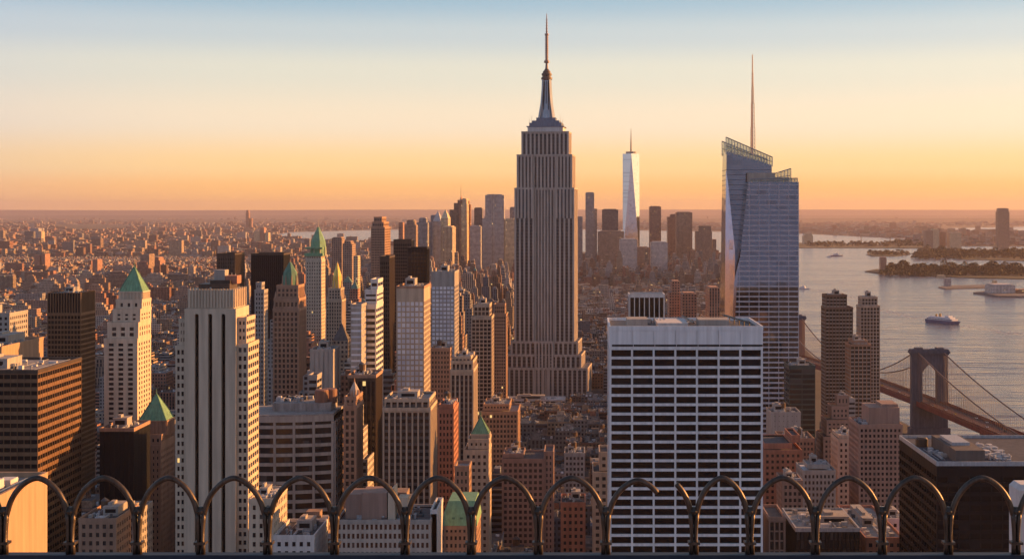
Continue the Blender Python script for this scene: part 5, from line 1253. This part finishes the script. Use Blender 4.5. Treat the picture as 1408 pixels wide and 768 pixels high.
y_ = 600.0
while y_ < 6600:
    xa, xb = X(-40, y_), X(1450, y_)
    OFF = 100 if y_ < 1650 else rng.uniform(0, 148)
    for half in (0, 1):
        ya = y_ + half * (ST_ - STW) / 2; yb = ya + (ST_ - STW) / 2 - .6
        k = math.floor((xa + OFF) / AV); xx = k * AV - OFF + AVW
        while xx < xb:
            end = (math.floor((xx + OFF) / AV + 1e-6) + 1) * AV - OFF
            wd_ = (rng.uniform(9, 24) if xx > X(640, y_) else rng.uniform(11, 30)) if y_ < 2600 else rng.uniform(8, 26)
            if end - xx < wd_ * 1.4: wd_ = end - xx
            rows.append((xx, xx + wd_ - .4, ya + rng.uniform(0, 1.2), yb - rng.uniform(0, 7), 0)); xx += wd_
            if xx >= end - 1: xx = end + AVW
    y_ += ST_
for i in range(150):     # long housing slabs among the low streets
    yy = rng.uniform(2300, 6400); xx = X(rng.uniform(-20, 520), yy); rows.append((xx, xx + rng.uniform(28, 75), yy, yy + rng.uniform(13, 22), 1))
A = np.array(rows); A = A[A[:, 1] - A[:, 0] > 6]
cx_, cy_ = (A[:, 0] + A[:, 1]) / 2, A[:, 2]; D_ = cy_; px = VX + cx_ * FPX / D_; gy = VY + CAMZ * FPX / D_
n = len(A); u = rng.random(n); g = rng.normal(size=n)
h = np.where(D_ < 1700, np.where(px > 655, 22 + 7 * g, 32 + 9 * g), np.where(D_ < 3200, 19 + 5 * g, 14 + 4.5 * g))
mid = (px > 330) & (px < 700) & (D_ < 3800); h = np.where(mid, h + 12 + 8 * np.abs(g), h)
tw = u < np.where(mid, .24, np.where(px > 655, .012, np.where(D_ > 2000, .022, .04))); h = np.where(tw, h + rng.uniform(15, 75, n) * np.where(mid, 1, .55), h)
dtn = (D_ > 3900) & (px > 560) & (px < 1000); h = np.where(dtn, h + rng.gamma(1.3, 16, n), h)
h = np.where(A[:, 4] > 0, rng.uniform(30, 62, n), h); h = np.clip(h, 9, None)
# keep clear sight lines to the landmarks
lim = np.select([(px < 130) & (D_ < 1100), (px < 350) & (D_ < 1500), (px < 350), (px < 480) & (D_ < 1600), (px < 640) & (D_ < 1200), (px < 640) & (D_ < 2200), (px < 640), (px < 842) & (D_ < 1690), (px < 842),
                 (px < 1000) & (D_ < 1900), (px < 1000), (D_ < 1100), (px >= 1000)],
                [660, 565, 356, 430, 510, 388, 342, 565 + 0 * px, 348, 440, 338, 640, 520], 560)
lim = lim + 25 * rng.random(n); h = np.minimum(h, CAMZ - (lim - VY) * D_ / FPX)
hn = np.where(px < 480, 20 + 30 * rng.random(n), 18 + 30 * rng.random(n)); h = np.maximum(h, np.where(D_ < 1000, 14, 8))
ok = np.ones(n, bool)
for f0, f1, f2, f3 in FOOT: ok &= ~((A[:, 1] > f0 - 3) & (A[:, 0] < f1 + 3) & (A[:, 3] > f2 - 3) & (A[:, 2] < f3 + 3))
LAND = SHORE[:15]; shx = [q[0] for q in LAND][::-1]; shy = [q[1] for q in LAND][::-1]
sea = lambda px, gy: ((gy >= 333) & (px > np.interp(gy, shy[::1] if shy[0] < shy[-1] else shy[::-1], shx if shy[0] < shy[-1] else shx[::-1]) - 6)) | ((gy < 340) & (gy > 315) & (px > 372))
ok &= ~((gy < 613) & (gy >= 336) & (px > np.interp(gy, np.array(shy), np.array(shx)) - 7)); ok &= ~((gy >= 613) & (px > 1330)); ok &= ~((gy < 336))
A, h, D_, px = A[ok], h[ok], D_[ok], px[ok]
# suburbs beyond: scattered blocks with growing spacing
m_ = 26000; py2 = 297.5 + 59 * rng.random(m_) ** 1.1; px2 = rng.uniform(-50, 1460, m_)
shore_poly = [(q[0], q[1]) for q in SHORE]
far = (py2 > 298)
inwater = inpoly(px2, py2, [(372, 328.5)] + [(372, 323), (400, 319), (520, 315.5), (640, 314.5), (800, 315), (900, 316.5), (1000, 318), (1100, 320.5), (1180, 324.5), (1268, 328.5), (1248, 334), (1262, 338.5), (1700, 341), (1700, 700), (1000, 700)] + [(1050, 400), (1010, 375), (960, 358), (880, 350), (760, 345.5), (640, 340.5), (540, 337), (500, 334.5), (440, 333.5)])
inpark = inpoly(px2, py2, PARK); inbay = inpark | (px2 > 1295) & (py2 > 310.5) & (py2 < 318.5); inlag = (px2 > 1258) & (py2 > 341.5)
over = (py2 > 338.5) & (px2 > 520) | (px2 > 1240) & (py2 > 338)
ok2 = far & ~inwater & ~inbay & ~inlag & ~over
py2, px2 = py2[ok2], px2[ok2]; D2 = CAMZ * FPX / (py2 - VY); X2 = (px2 - VX) * D2 / FPX
ok3 = D2 > 6650; py2, px2, D2, X2 = py2[ok3], px2[ok3], D2[ok3], X2[ok3]; n2 = len(D2)
w2 = rng.uniform(14, 48, n2) * (1 + D2 / 30000); d2 = rng.uniform(14, 50, n2); h2 = np.clip(rng.gamma(2.2, 6, n2) + 6, 6, 40); t2 = rng.random(n2) < .025; h2 = np.where(t2, h2 + rng.uniform(15, 50, n2), h2)
h2 = np.minimum(h2, CAMZ - (293.5 - VY) * D2 / FPX - 20); ok4 = h2 > 5
B2 = np.stack([X2 - w2 / 2, X2 + w2 / 2, D2, D2 + d2], 1)[ok4]; h2 = h2[ok4]
for f0, f1, f2, f3 in FOOT:
    k_ = ~((B2[:, 1] > f0 - 3) & (B2[:, 0] < f1 + 3) & (B2[:, 3] > f2 - 3) & (B2[:, 2] < f3 + 3)); B2, h2 = B2[k_], h2[k_]
A4 = np.concatenate([A[:, :4], B2]); H = np.concatenate([h, h2]); n = len(A4)
ci = rng.choice(len(PAL), n, p=[.16, .15, .1, .15, .1, .1, .06, .05, .08, .05, .0]); jit = rng.uniform(.8, 1.2, n); ri = rng.choice(len(ROOF), n, p=RP); sty = rng.choice([0, 0, 0, .5, 1], n)
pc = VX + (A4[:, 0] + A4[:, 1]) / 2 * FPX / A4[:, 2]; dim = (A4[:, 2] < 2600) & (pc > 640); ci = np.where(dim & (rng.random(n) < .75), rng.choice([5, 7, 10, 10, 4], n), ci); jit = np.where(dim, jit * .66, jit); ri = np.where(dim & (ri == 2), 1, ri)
# which blocks show largest: a small painter's buffer
buf = -np.ones((768, 1408), np.int32)
ev = [(D0, -2, x0_, x1_, yt_, yb_) for D0, x0_, x1_, yt_, yb_ in OCC]
Dn = A4[:, 2]; fx0 = VX + A4[:, 0] * FPX / Dn; fx1 = VX + A4[:, 1] * FPX / Dn; ft = VY + (CAMZ - H) * FPX / Dn; fb = VY + CAMZ * FPX / Dn
rt_y = VY + (CAMZ - H) * FPX / A4[:, 3]
ev += [(Dn[i], i, fx0[i], fx1[i], min(ft[i], rt_y[i]), fb[i]) for i in range(n)]
ev.sort(key=lambda q: -q[0])
for D0, i, a, b_, c_, d_ in ev: buf[max(0, int(c_)):max(0, int(d_)), max(0, int(a)):max(0, int(b_) + 1)] = i
ids, cnt = np.unique(buf[:758], return_counts=True); vis = np.zeros(n, int)
for i, c_ in zip(ids, cnt):
    if i >= 0: vis[i] = c_
order = np.argsort(-vis); big = set(int(i) for i in order[:300] if vis[i] > 0)
print('blocks', n, 'smallest individual px', vis[order[299]])
CEN = {}
for i in big:
    yy, xx = np.nonzero(buf == i); CEN[i] = (xx.mean(), yy.mean())
ANCH = [(300, 560, 'the three-slot cream tower'), (26, 600, 'the dark banded slab'), (175, 480, 'the taller green pyramid tower'), (207, 570, 'the low green pyramid'), (95, 470, 'the slat-crowned dark tower'),
        (160, 650, 'the black windowless box'), (410, 640, 'the curved office block'), (395, 450, 'the brown gothic tower'), (368, 380, 'the flat black slab'), (436, 400, 'the green campanile'), (461, 420, 'the golden-spired tower'),
        (442, 510, 'the sunlit-end grey block'), (506, 470, 'the striped brown tower'), (497, 550, 'the crenellated dark tower'), (564, 470, 'the bright panelled tower'), (610, 430, 'the plain-headed white-window tower'),
        (560, 620, 'the wide ribbed tower'), (614, 610, 'the dark red tower'), (635, 540, 'the arched-crown stone tower'), (660, 470, 'the olive brown tower'), (656, 640, 'the small green pyramid block'), (630, 730, 'the green mansard'),
        (690, 590, 'the hut-topped corner block'), (720, 680, 'the loft building'), (720, 500, 'the landmark left wing'), (750, 520, 'the landmark base'), (790, 500, 'the landmark right wing'), (788, 720, 'the red brick block'), (826, 680, 'the grey stone block'),
        (790, 630, 'the dull green-grey block'), (840, 420, 'the white slab left corner'), (889, 410, 'the slatted roof block'), (940, 410, 'the dark red stepped tower'), (990, 420, 'the slanted glass skyscraper'), (1070, 580, 'the windowless grey tower'),
        (1103, 540, 'the dark green slab'), (1154, 500, 'the tallest bronze tower'), (1150, 590, 'the terraced pink tower'), (1210, 640, 'the salmon brick tower'), (1127, 690, 'the white-hut stone block'), (1075, 660, 'the wide red block'),
        (1270, 560, 'the bridge pylon'), (1140, 740, 'the dark blue glass block'), (868, 340, 'the tapering mirror tower'), (678, 320, 'the broad grey downtown tower'), (605, 320, 'the pointed pair'), (463, 350, 'the dark bayside tower'), (310, 370, 'the brown box tower'),
        (528, 760, 'the long pale loft'), (380, 720, 'the cream annexe'), (522, 340, 'the uneven-topped brown tower'), (205, 360, 'the lit-wall suburb block'), (50, 350, 'the red twin blocks'), (355, 320, 'the lit trio')]
def box_city(b, i, extra=True):
    q = random.Random(i * 13 + 5)
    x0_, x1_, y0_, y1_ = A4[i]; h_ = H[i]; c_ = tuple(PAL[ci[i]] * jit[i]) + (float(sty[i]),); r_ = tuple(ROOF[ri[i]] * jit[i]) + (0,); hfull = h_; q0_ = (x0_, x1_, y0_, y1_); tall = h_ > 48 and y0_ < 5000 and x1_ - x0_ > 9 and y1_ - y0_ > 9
    if tall: h_ = h_ * (.62 + .2 * ((i * 37) % 10) / 10)
    near = y0_ < 6600; nn = (1 / 3.2, 1 / 3.5) if near else (1 / 6, 1 / 5)
    b.box(x0_, x1_, y0_, y1_, 2.4, h_, c=c_, ct=r_, top=1, n=nn, bottom=False)
    if tall:        # setbacks, some ending in a small pitched cap
        w_, d_ = x1_ - x0_, y1_ - y0_; k_ = q.uniform(.1, .2); lv = [(k_, h_, h_ + (hfull - h_) * .6), (k_ + q.uniform(.06, .14), h_ + (hfull - h_) * .6, hfull)]
        for kk, za, zb in lv:
            a_ = (x0_ + w_ * kk, x1_ - w_ * kk, y0_ + d_ * kk, y1_ - d_ * kk); b.box(*a_, za, zb, c=c_, ct=r_, top=1, n=nn, bottom=False)
        if q.random() < .3 and y0_ < 3600 and x0_ > -.2 * y0_: b.pyramid(a_[0] + .2, a_[1] - .2, a_[2] + .2, a_[3] - .2, hfull + .02, hfull + w_ * q.uniform(.25, .6), m=1, c=q.choice([(.14, .22, .17, 0), (.3, .2, .12, 0), (.1, .09, .09, 0), (.1, .09, .09, 0), (.22, .16, .12, 0)]))
        else: b.box(a_[0] + w_ * .1, a_[1] - w_ * .12, a_[2] + d_ * .1, a_[3] - d_ * .1, hfull, hfull + 3, c=c_[:3] + (0,), m=1, bottom=False)
    if y0_ < 3000 and y1_ - y0_ > 4:     # raised roof edge
        for a in ((x0_, x1_, y0_, y0_ + .5), (x0_, x0_ + .5, y0_ + .5, y1_), (x1_ - .5, x1_, y0_ + .5, y1_)):
            b.box(a[0] - .05, a[1] + .05, a[2] - .05, a[3] + (.0 if a[3] == y1_ else .05), h_, h_ + .9, c=c_[:3] + (0,), m=1, bottom=False)
    return x0_, x1_, y0_, y1_, h_, c_, r_, q
def extras(b_huts, b_tank, b_lid, b_units, i, q, x0_, x1_, y0_, y1_, h_, c_, r_):
    w_, d_ = x1_ - x0_, y1_ - y0_; kind = []
    if w_ < 7 or d_ < 6 or (H[i] > 48 and y0_ < 5000 and w_ > 9 and d_ > 9): return kind
    if q.random() < .75:
        a, e = x0_ + w_ * q.uniform(.08, .6), y0_ + d_ * q.uniform(.25, .5); hh = q.uniform(2.6, 4.8)
        col_ = tuple(PAL[q.randrange(10)] * .9) + (0,); b_huts.box(a, a + min(7, w_ * .35), e, e + min(7, d_ * .4), h_, h_ + hh, c=col_, m=0, top=1, ct=r_, bottom=False); kind.append('hut')
    if y0_ < 3000 and q.random() < .3:
        cx, cy, s_ = x0_ + w_ * q.uniform(.2, .8), y0_ + d_ * q.uniform(.4, .8), q.uniform(.8, 1.15)
        b_tank.ngon(cx, cy, [(1.7 * s_, h_ + 2.4 * s_), (1.75 * s_, h_ + 5.6 * s_)], 9, c=(.13, .08, .05, 0)); b_lid.ngon(cx, cy, [(1.95 * s_, h_ + 5.6 * s_), (.08, h_ + 7 * s_)], 9, c=(.1, .09, .09, 0))
        for a in (-1.2, 1.2):
            for e in (-1.2, 1.2): b_tank.bar((cx + a * s_, cy + e * s_, h_), (cx + a * s_, cy + e * s_, h_ + 2.4 * s_), .13, c=(.12, .1, .1, 0))
        kind.append('tank')
    if y0_ < 3200:
        for k in range(q.randint(2, 8)):
            a, e, s_ = x0_ + w_ * q.uniform(.05, .85), y0_ + d_ * q.uniform(.1, .8), q.uniform(.8, 2.2); g_ = q.choice([.15, .3, .5, .75])
            if isinstance(b_units, list): b_units.append(MB())
            (b_units[-1] if isinstance(b_units, list) else b_units).box(a, a + s_, e, e + s_ * q.uniform(.7, 1.6), h_, h_ + q.uniform(.6, 1.8), c=(g_, g_, g_, 0), m=0, bottom=False)
        kind.append('units')
    return kind
rest = MB(); used = {}
for i in range(n):
    if i not in big:
        a = box_city(rest, i)
        if vis[i] > 0 or A4[i][2] < 2500:
            e = MB(); extras(e, e, e, e, i, a[7], *a[:7])
            base_ = len(rest.v); rest.v += e.v; rest.f += [tuple(v_ + base_ for v_ in f_) for f_ in e.f]; rest.uv += e.uv; rest.c += e.c; rest.m += [1] * len(e.m)
tag(rest.build('city_blocks', [CW, CR]), 'sea of low brick and concrete blocks filling the city out to the horizon', kind='stuff')
small = []
for i in sorted(big, key=lambda k: -vis[k]):
    x0_, x1_, y0_, y1_ = A4[i]; h_ = H[i]; cx, cy = CEN[i]
    b = MB(); a = box_city(b, i); q = a[7]
    e1, e2, e3, e4 = MB(), MB(), MB(), ([] if y0_ < 2300 else MB()); kd = extras(e1, e2, e3, e4, i, q, *a[:7])
    an = min(ANCH, key=lambda t_: abs(t_[0] - cx) + .7 * abs(t_[1] - cy)); dx, dy = cx - an[0], cy - an[1]
    rel = ('right of' if dx > 0 else 'left of') if abs(dx) > abs(dy) * .8 else ('below' if dy > 0 else 'above')
    size = 'tall' if h_ > 62 else 'mid-height' if h_ > 30 else 'low'; wide = 'narrow' if x1_ - x0_ < 16 else 'broad' if x1_ - x0_ > 26 else ''
    stp = H[i] > 48 and y0_ < 5000 and x1_ - x0_ > 9 and y1_ - y0_ > 9
    feat = 'with stepped top' if stp else 'with water tank' if 'tank' in kd else 'with roof hut' if 'hut' in kd else 'with bare roof' if 'units' not in kd else 'with roof vents'
    kind_ = 'tower' if h_ > 62 else 'block'
    sname = {0: '', .5: 'ribbed', 1: 'striped'}[float(sty[i])]
    base_l = ' '.join(f'{size} {wide} {PNAME[ci[i]]} {sname} {kind_} {feat}'.split())
    lab = f'{base_l} {rel} {an[2]}'
    for drop in ('mid-height ', 'broad ', 'narrow ', 'ribbed ', 'striped '):
        if len(lab.replace('-', ' ').split()) > 13: lab = lab.replace(drop, '', 1)
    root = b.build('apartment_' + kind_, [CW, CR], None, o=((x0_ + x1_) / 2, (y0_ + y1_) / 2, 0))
    used.setdefault(lab, []).append((root, cx, cy)); tag(root, lab, kind_, None)
    for nm, mb in (('roof_hut', e1), ('water_tank', e2), ('tank_lid', e3)) + tuple(('roof_vent', v_) for v_ in (e4 if isinstance(e4, list) else [e4])):
        if mb.f: mb.build(nm, [CR if nm != 'roof_hut' else CR, CR], root)
for lab, lst in used.items():
    if len(lst) == 2:
        (r1, x1_, y1_), (r2, x2_, y2_) = lst
        if abs(x1_ - x2_) > abs(y1_ - y2_): wl_ = ('left of two, ', 'right of two, ') if x1_ < x2_ else ('right of two, ', 'left of two, ')
        else: wl_ = ('upper of two, ', 'lower of two, ') if y1_ < y2_ else ('lower of two, ', 'upper of two, ')
        r1['label'] = wl_[0] + lab; r2['label'] = wl_[1] + lab
    elif len(lst) > 2:
        for r_, _, _ in lst: r_['group'] = lab + ', several alike'

# ------------------------------------------------------------------ viewing terrace and its railing, eight metres ahead
b = MB(); b.box(-30, 30, -25, 8.2, 0, CAMZ - 2.0); b.box(-30, 30, 7.75, 8.2, CAMZ - 2.0, CAMZ - 1.93)
tag(b.build('viewing_terrace', M_lime), 'stone terrace edge under the arched railing', 'terrace')
RD = 8.0
root = empty('railing', (0, RD, CAMZ - 1.93), 'row of pointed bronze loops along the terrace edge, one loop broken open', 'railing')
rx = lambda p_: X(p_, RD); rz = lambda p_: Z(p_, RD); pxm = RD / FPX
b = MB(); b.box(rx(-830), rx(2230), RD - .035, RD + .035, CAMZ - 1.93, rz(760.5)); b.build('bottom_rail', M_rail, root)
posts = [-86 - 92 * k for k in range(8, 0, -1)] + [-86, 5, 97, 189, 276, 368, 460, 557, 648, 740, 833, 954, 1031, 1121, 1213, 1304, 1397, 1488] + [1488 + 92 * k for k in range(1, 9)]
for p_ in posts:
    b = MB()
    for s_, lean in ((-1, 0), (1, 0)):
        prof = [(761, 4.2), (750, 4.0), (746, 4.2), (742, 3.4), (728, 3.6), (714, 4.4), (704, 5.0)]
        path = [(rx(p_ + s_ * (c_ - .8)), RD, rz(y_)) for y_, c_ in prof]; b.tube(path, [pxm * 3.2, pxm * 3.2, pxm * 3.0, pxm * 2.4, pxm * 2.8, pxm * 3.4, pxm * 3.6], pxm * 5, 8)
    po = b.build('post', M_iron, root, smooth=True)
    b = MB(); b.box(rx(p_ - 8), rx(p_ + 8), RD - .03, RD + .03, rz(747), rz(743.5)); b.ngon(rx(p_), RD, [(pxm * 5.5, rz(706)), (pxm * 7, rz(702)), (pxm * 3, rz(696))], 10); b.build('collar', M_iron, po)
def arch(a, c_, top=656.5, f0=0.0, f1=1.0):
    w_ = c_ - a; prof = [(0.035, 712), (.055, 700), (.10, 688), (.17, 676), (.25, 667), (.34, 660), (.42, 656.2), (.47, 654.8), (.5, 654.5), (.53, 654.8), (.58, 656.2), (.66, 660), (.75, 667), (.83, 676), (.90, 688), (.945, 700), (.965, 712)]
    pts = []
    for f in np.linspace(f0, f1, int(40 * (f1 - f0)) + 2):
        u_ = .035 + .93 * f; y_ = float(np.interp(u_, [q[0] for q in prof], [q[1] for q in prof])); pts.append((rx(a + w_ * u_), RD, rz(712 - (712 - y_) * (712 - top) / 57.5)))
    P_ = [Vector(q) for q in pts]
    for _ in range(3): P_ = [P_[0]] + [(P_[i - 1] + P_[i] * 2 + P_[i + 1]) / 4 for i in range(1, len(P_) - 1)] + [P_[-1]]
    n_ = len(P_); rr_ = [pxm * (3.9 if 0 < i < n_ - 1 else 3.2) for i in range(n_)]
    b = MB(); b.tube([tuple(q) for q in P_], rr_, pxm * 4.4, 12); b.build('arch', M_iron, root, smooth=True)
for i in range(len(posts) - 1):
    a, c_ = posts[i], posts[i + 1]
    if a == 833:      # the broken loop: two stubs that do not meet
        arch(833, 921, 660, 0, .83); arch(872, 954, 656, .72, 1.0)
    else: arch(a, c_)
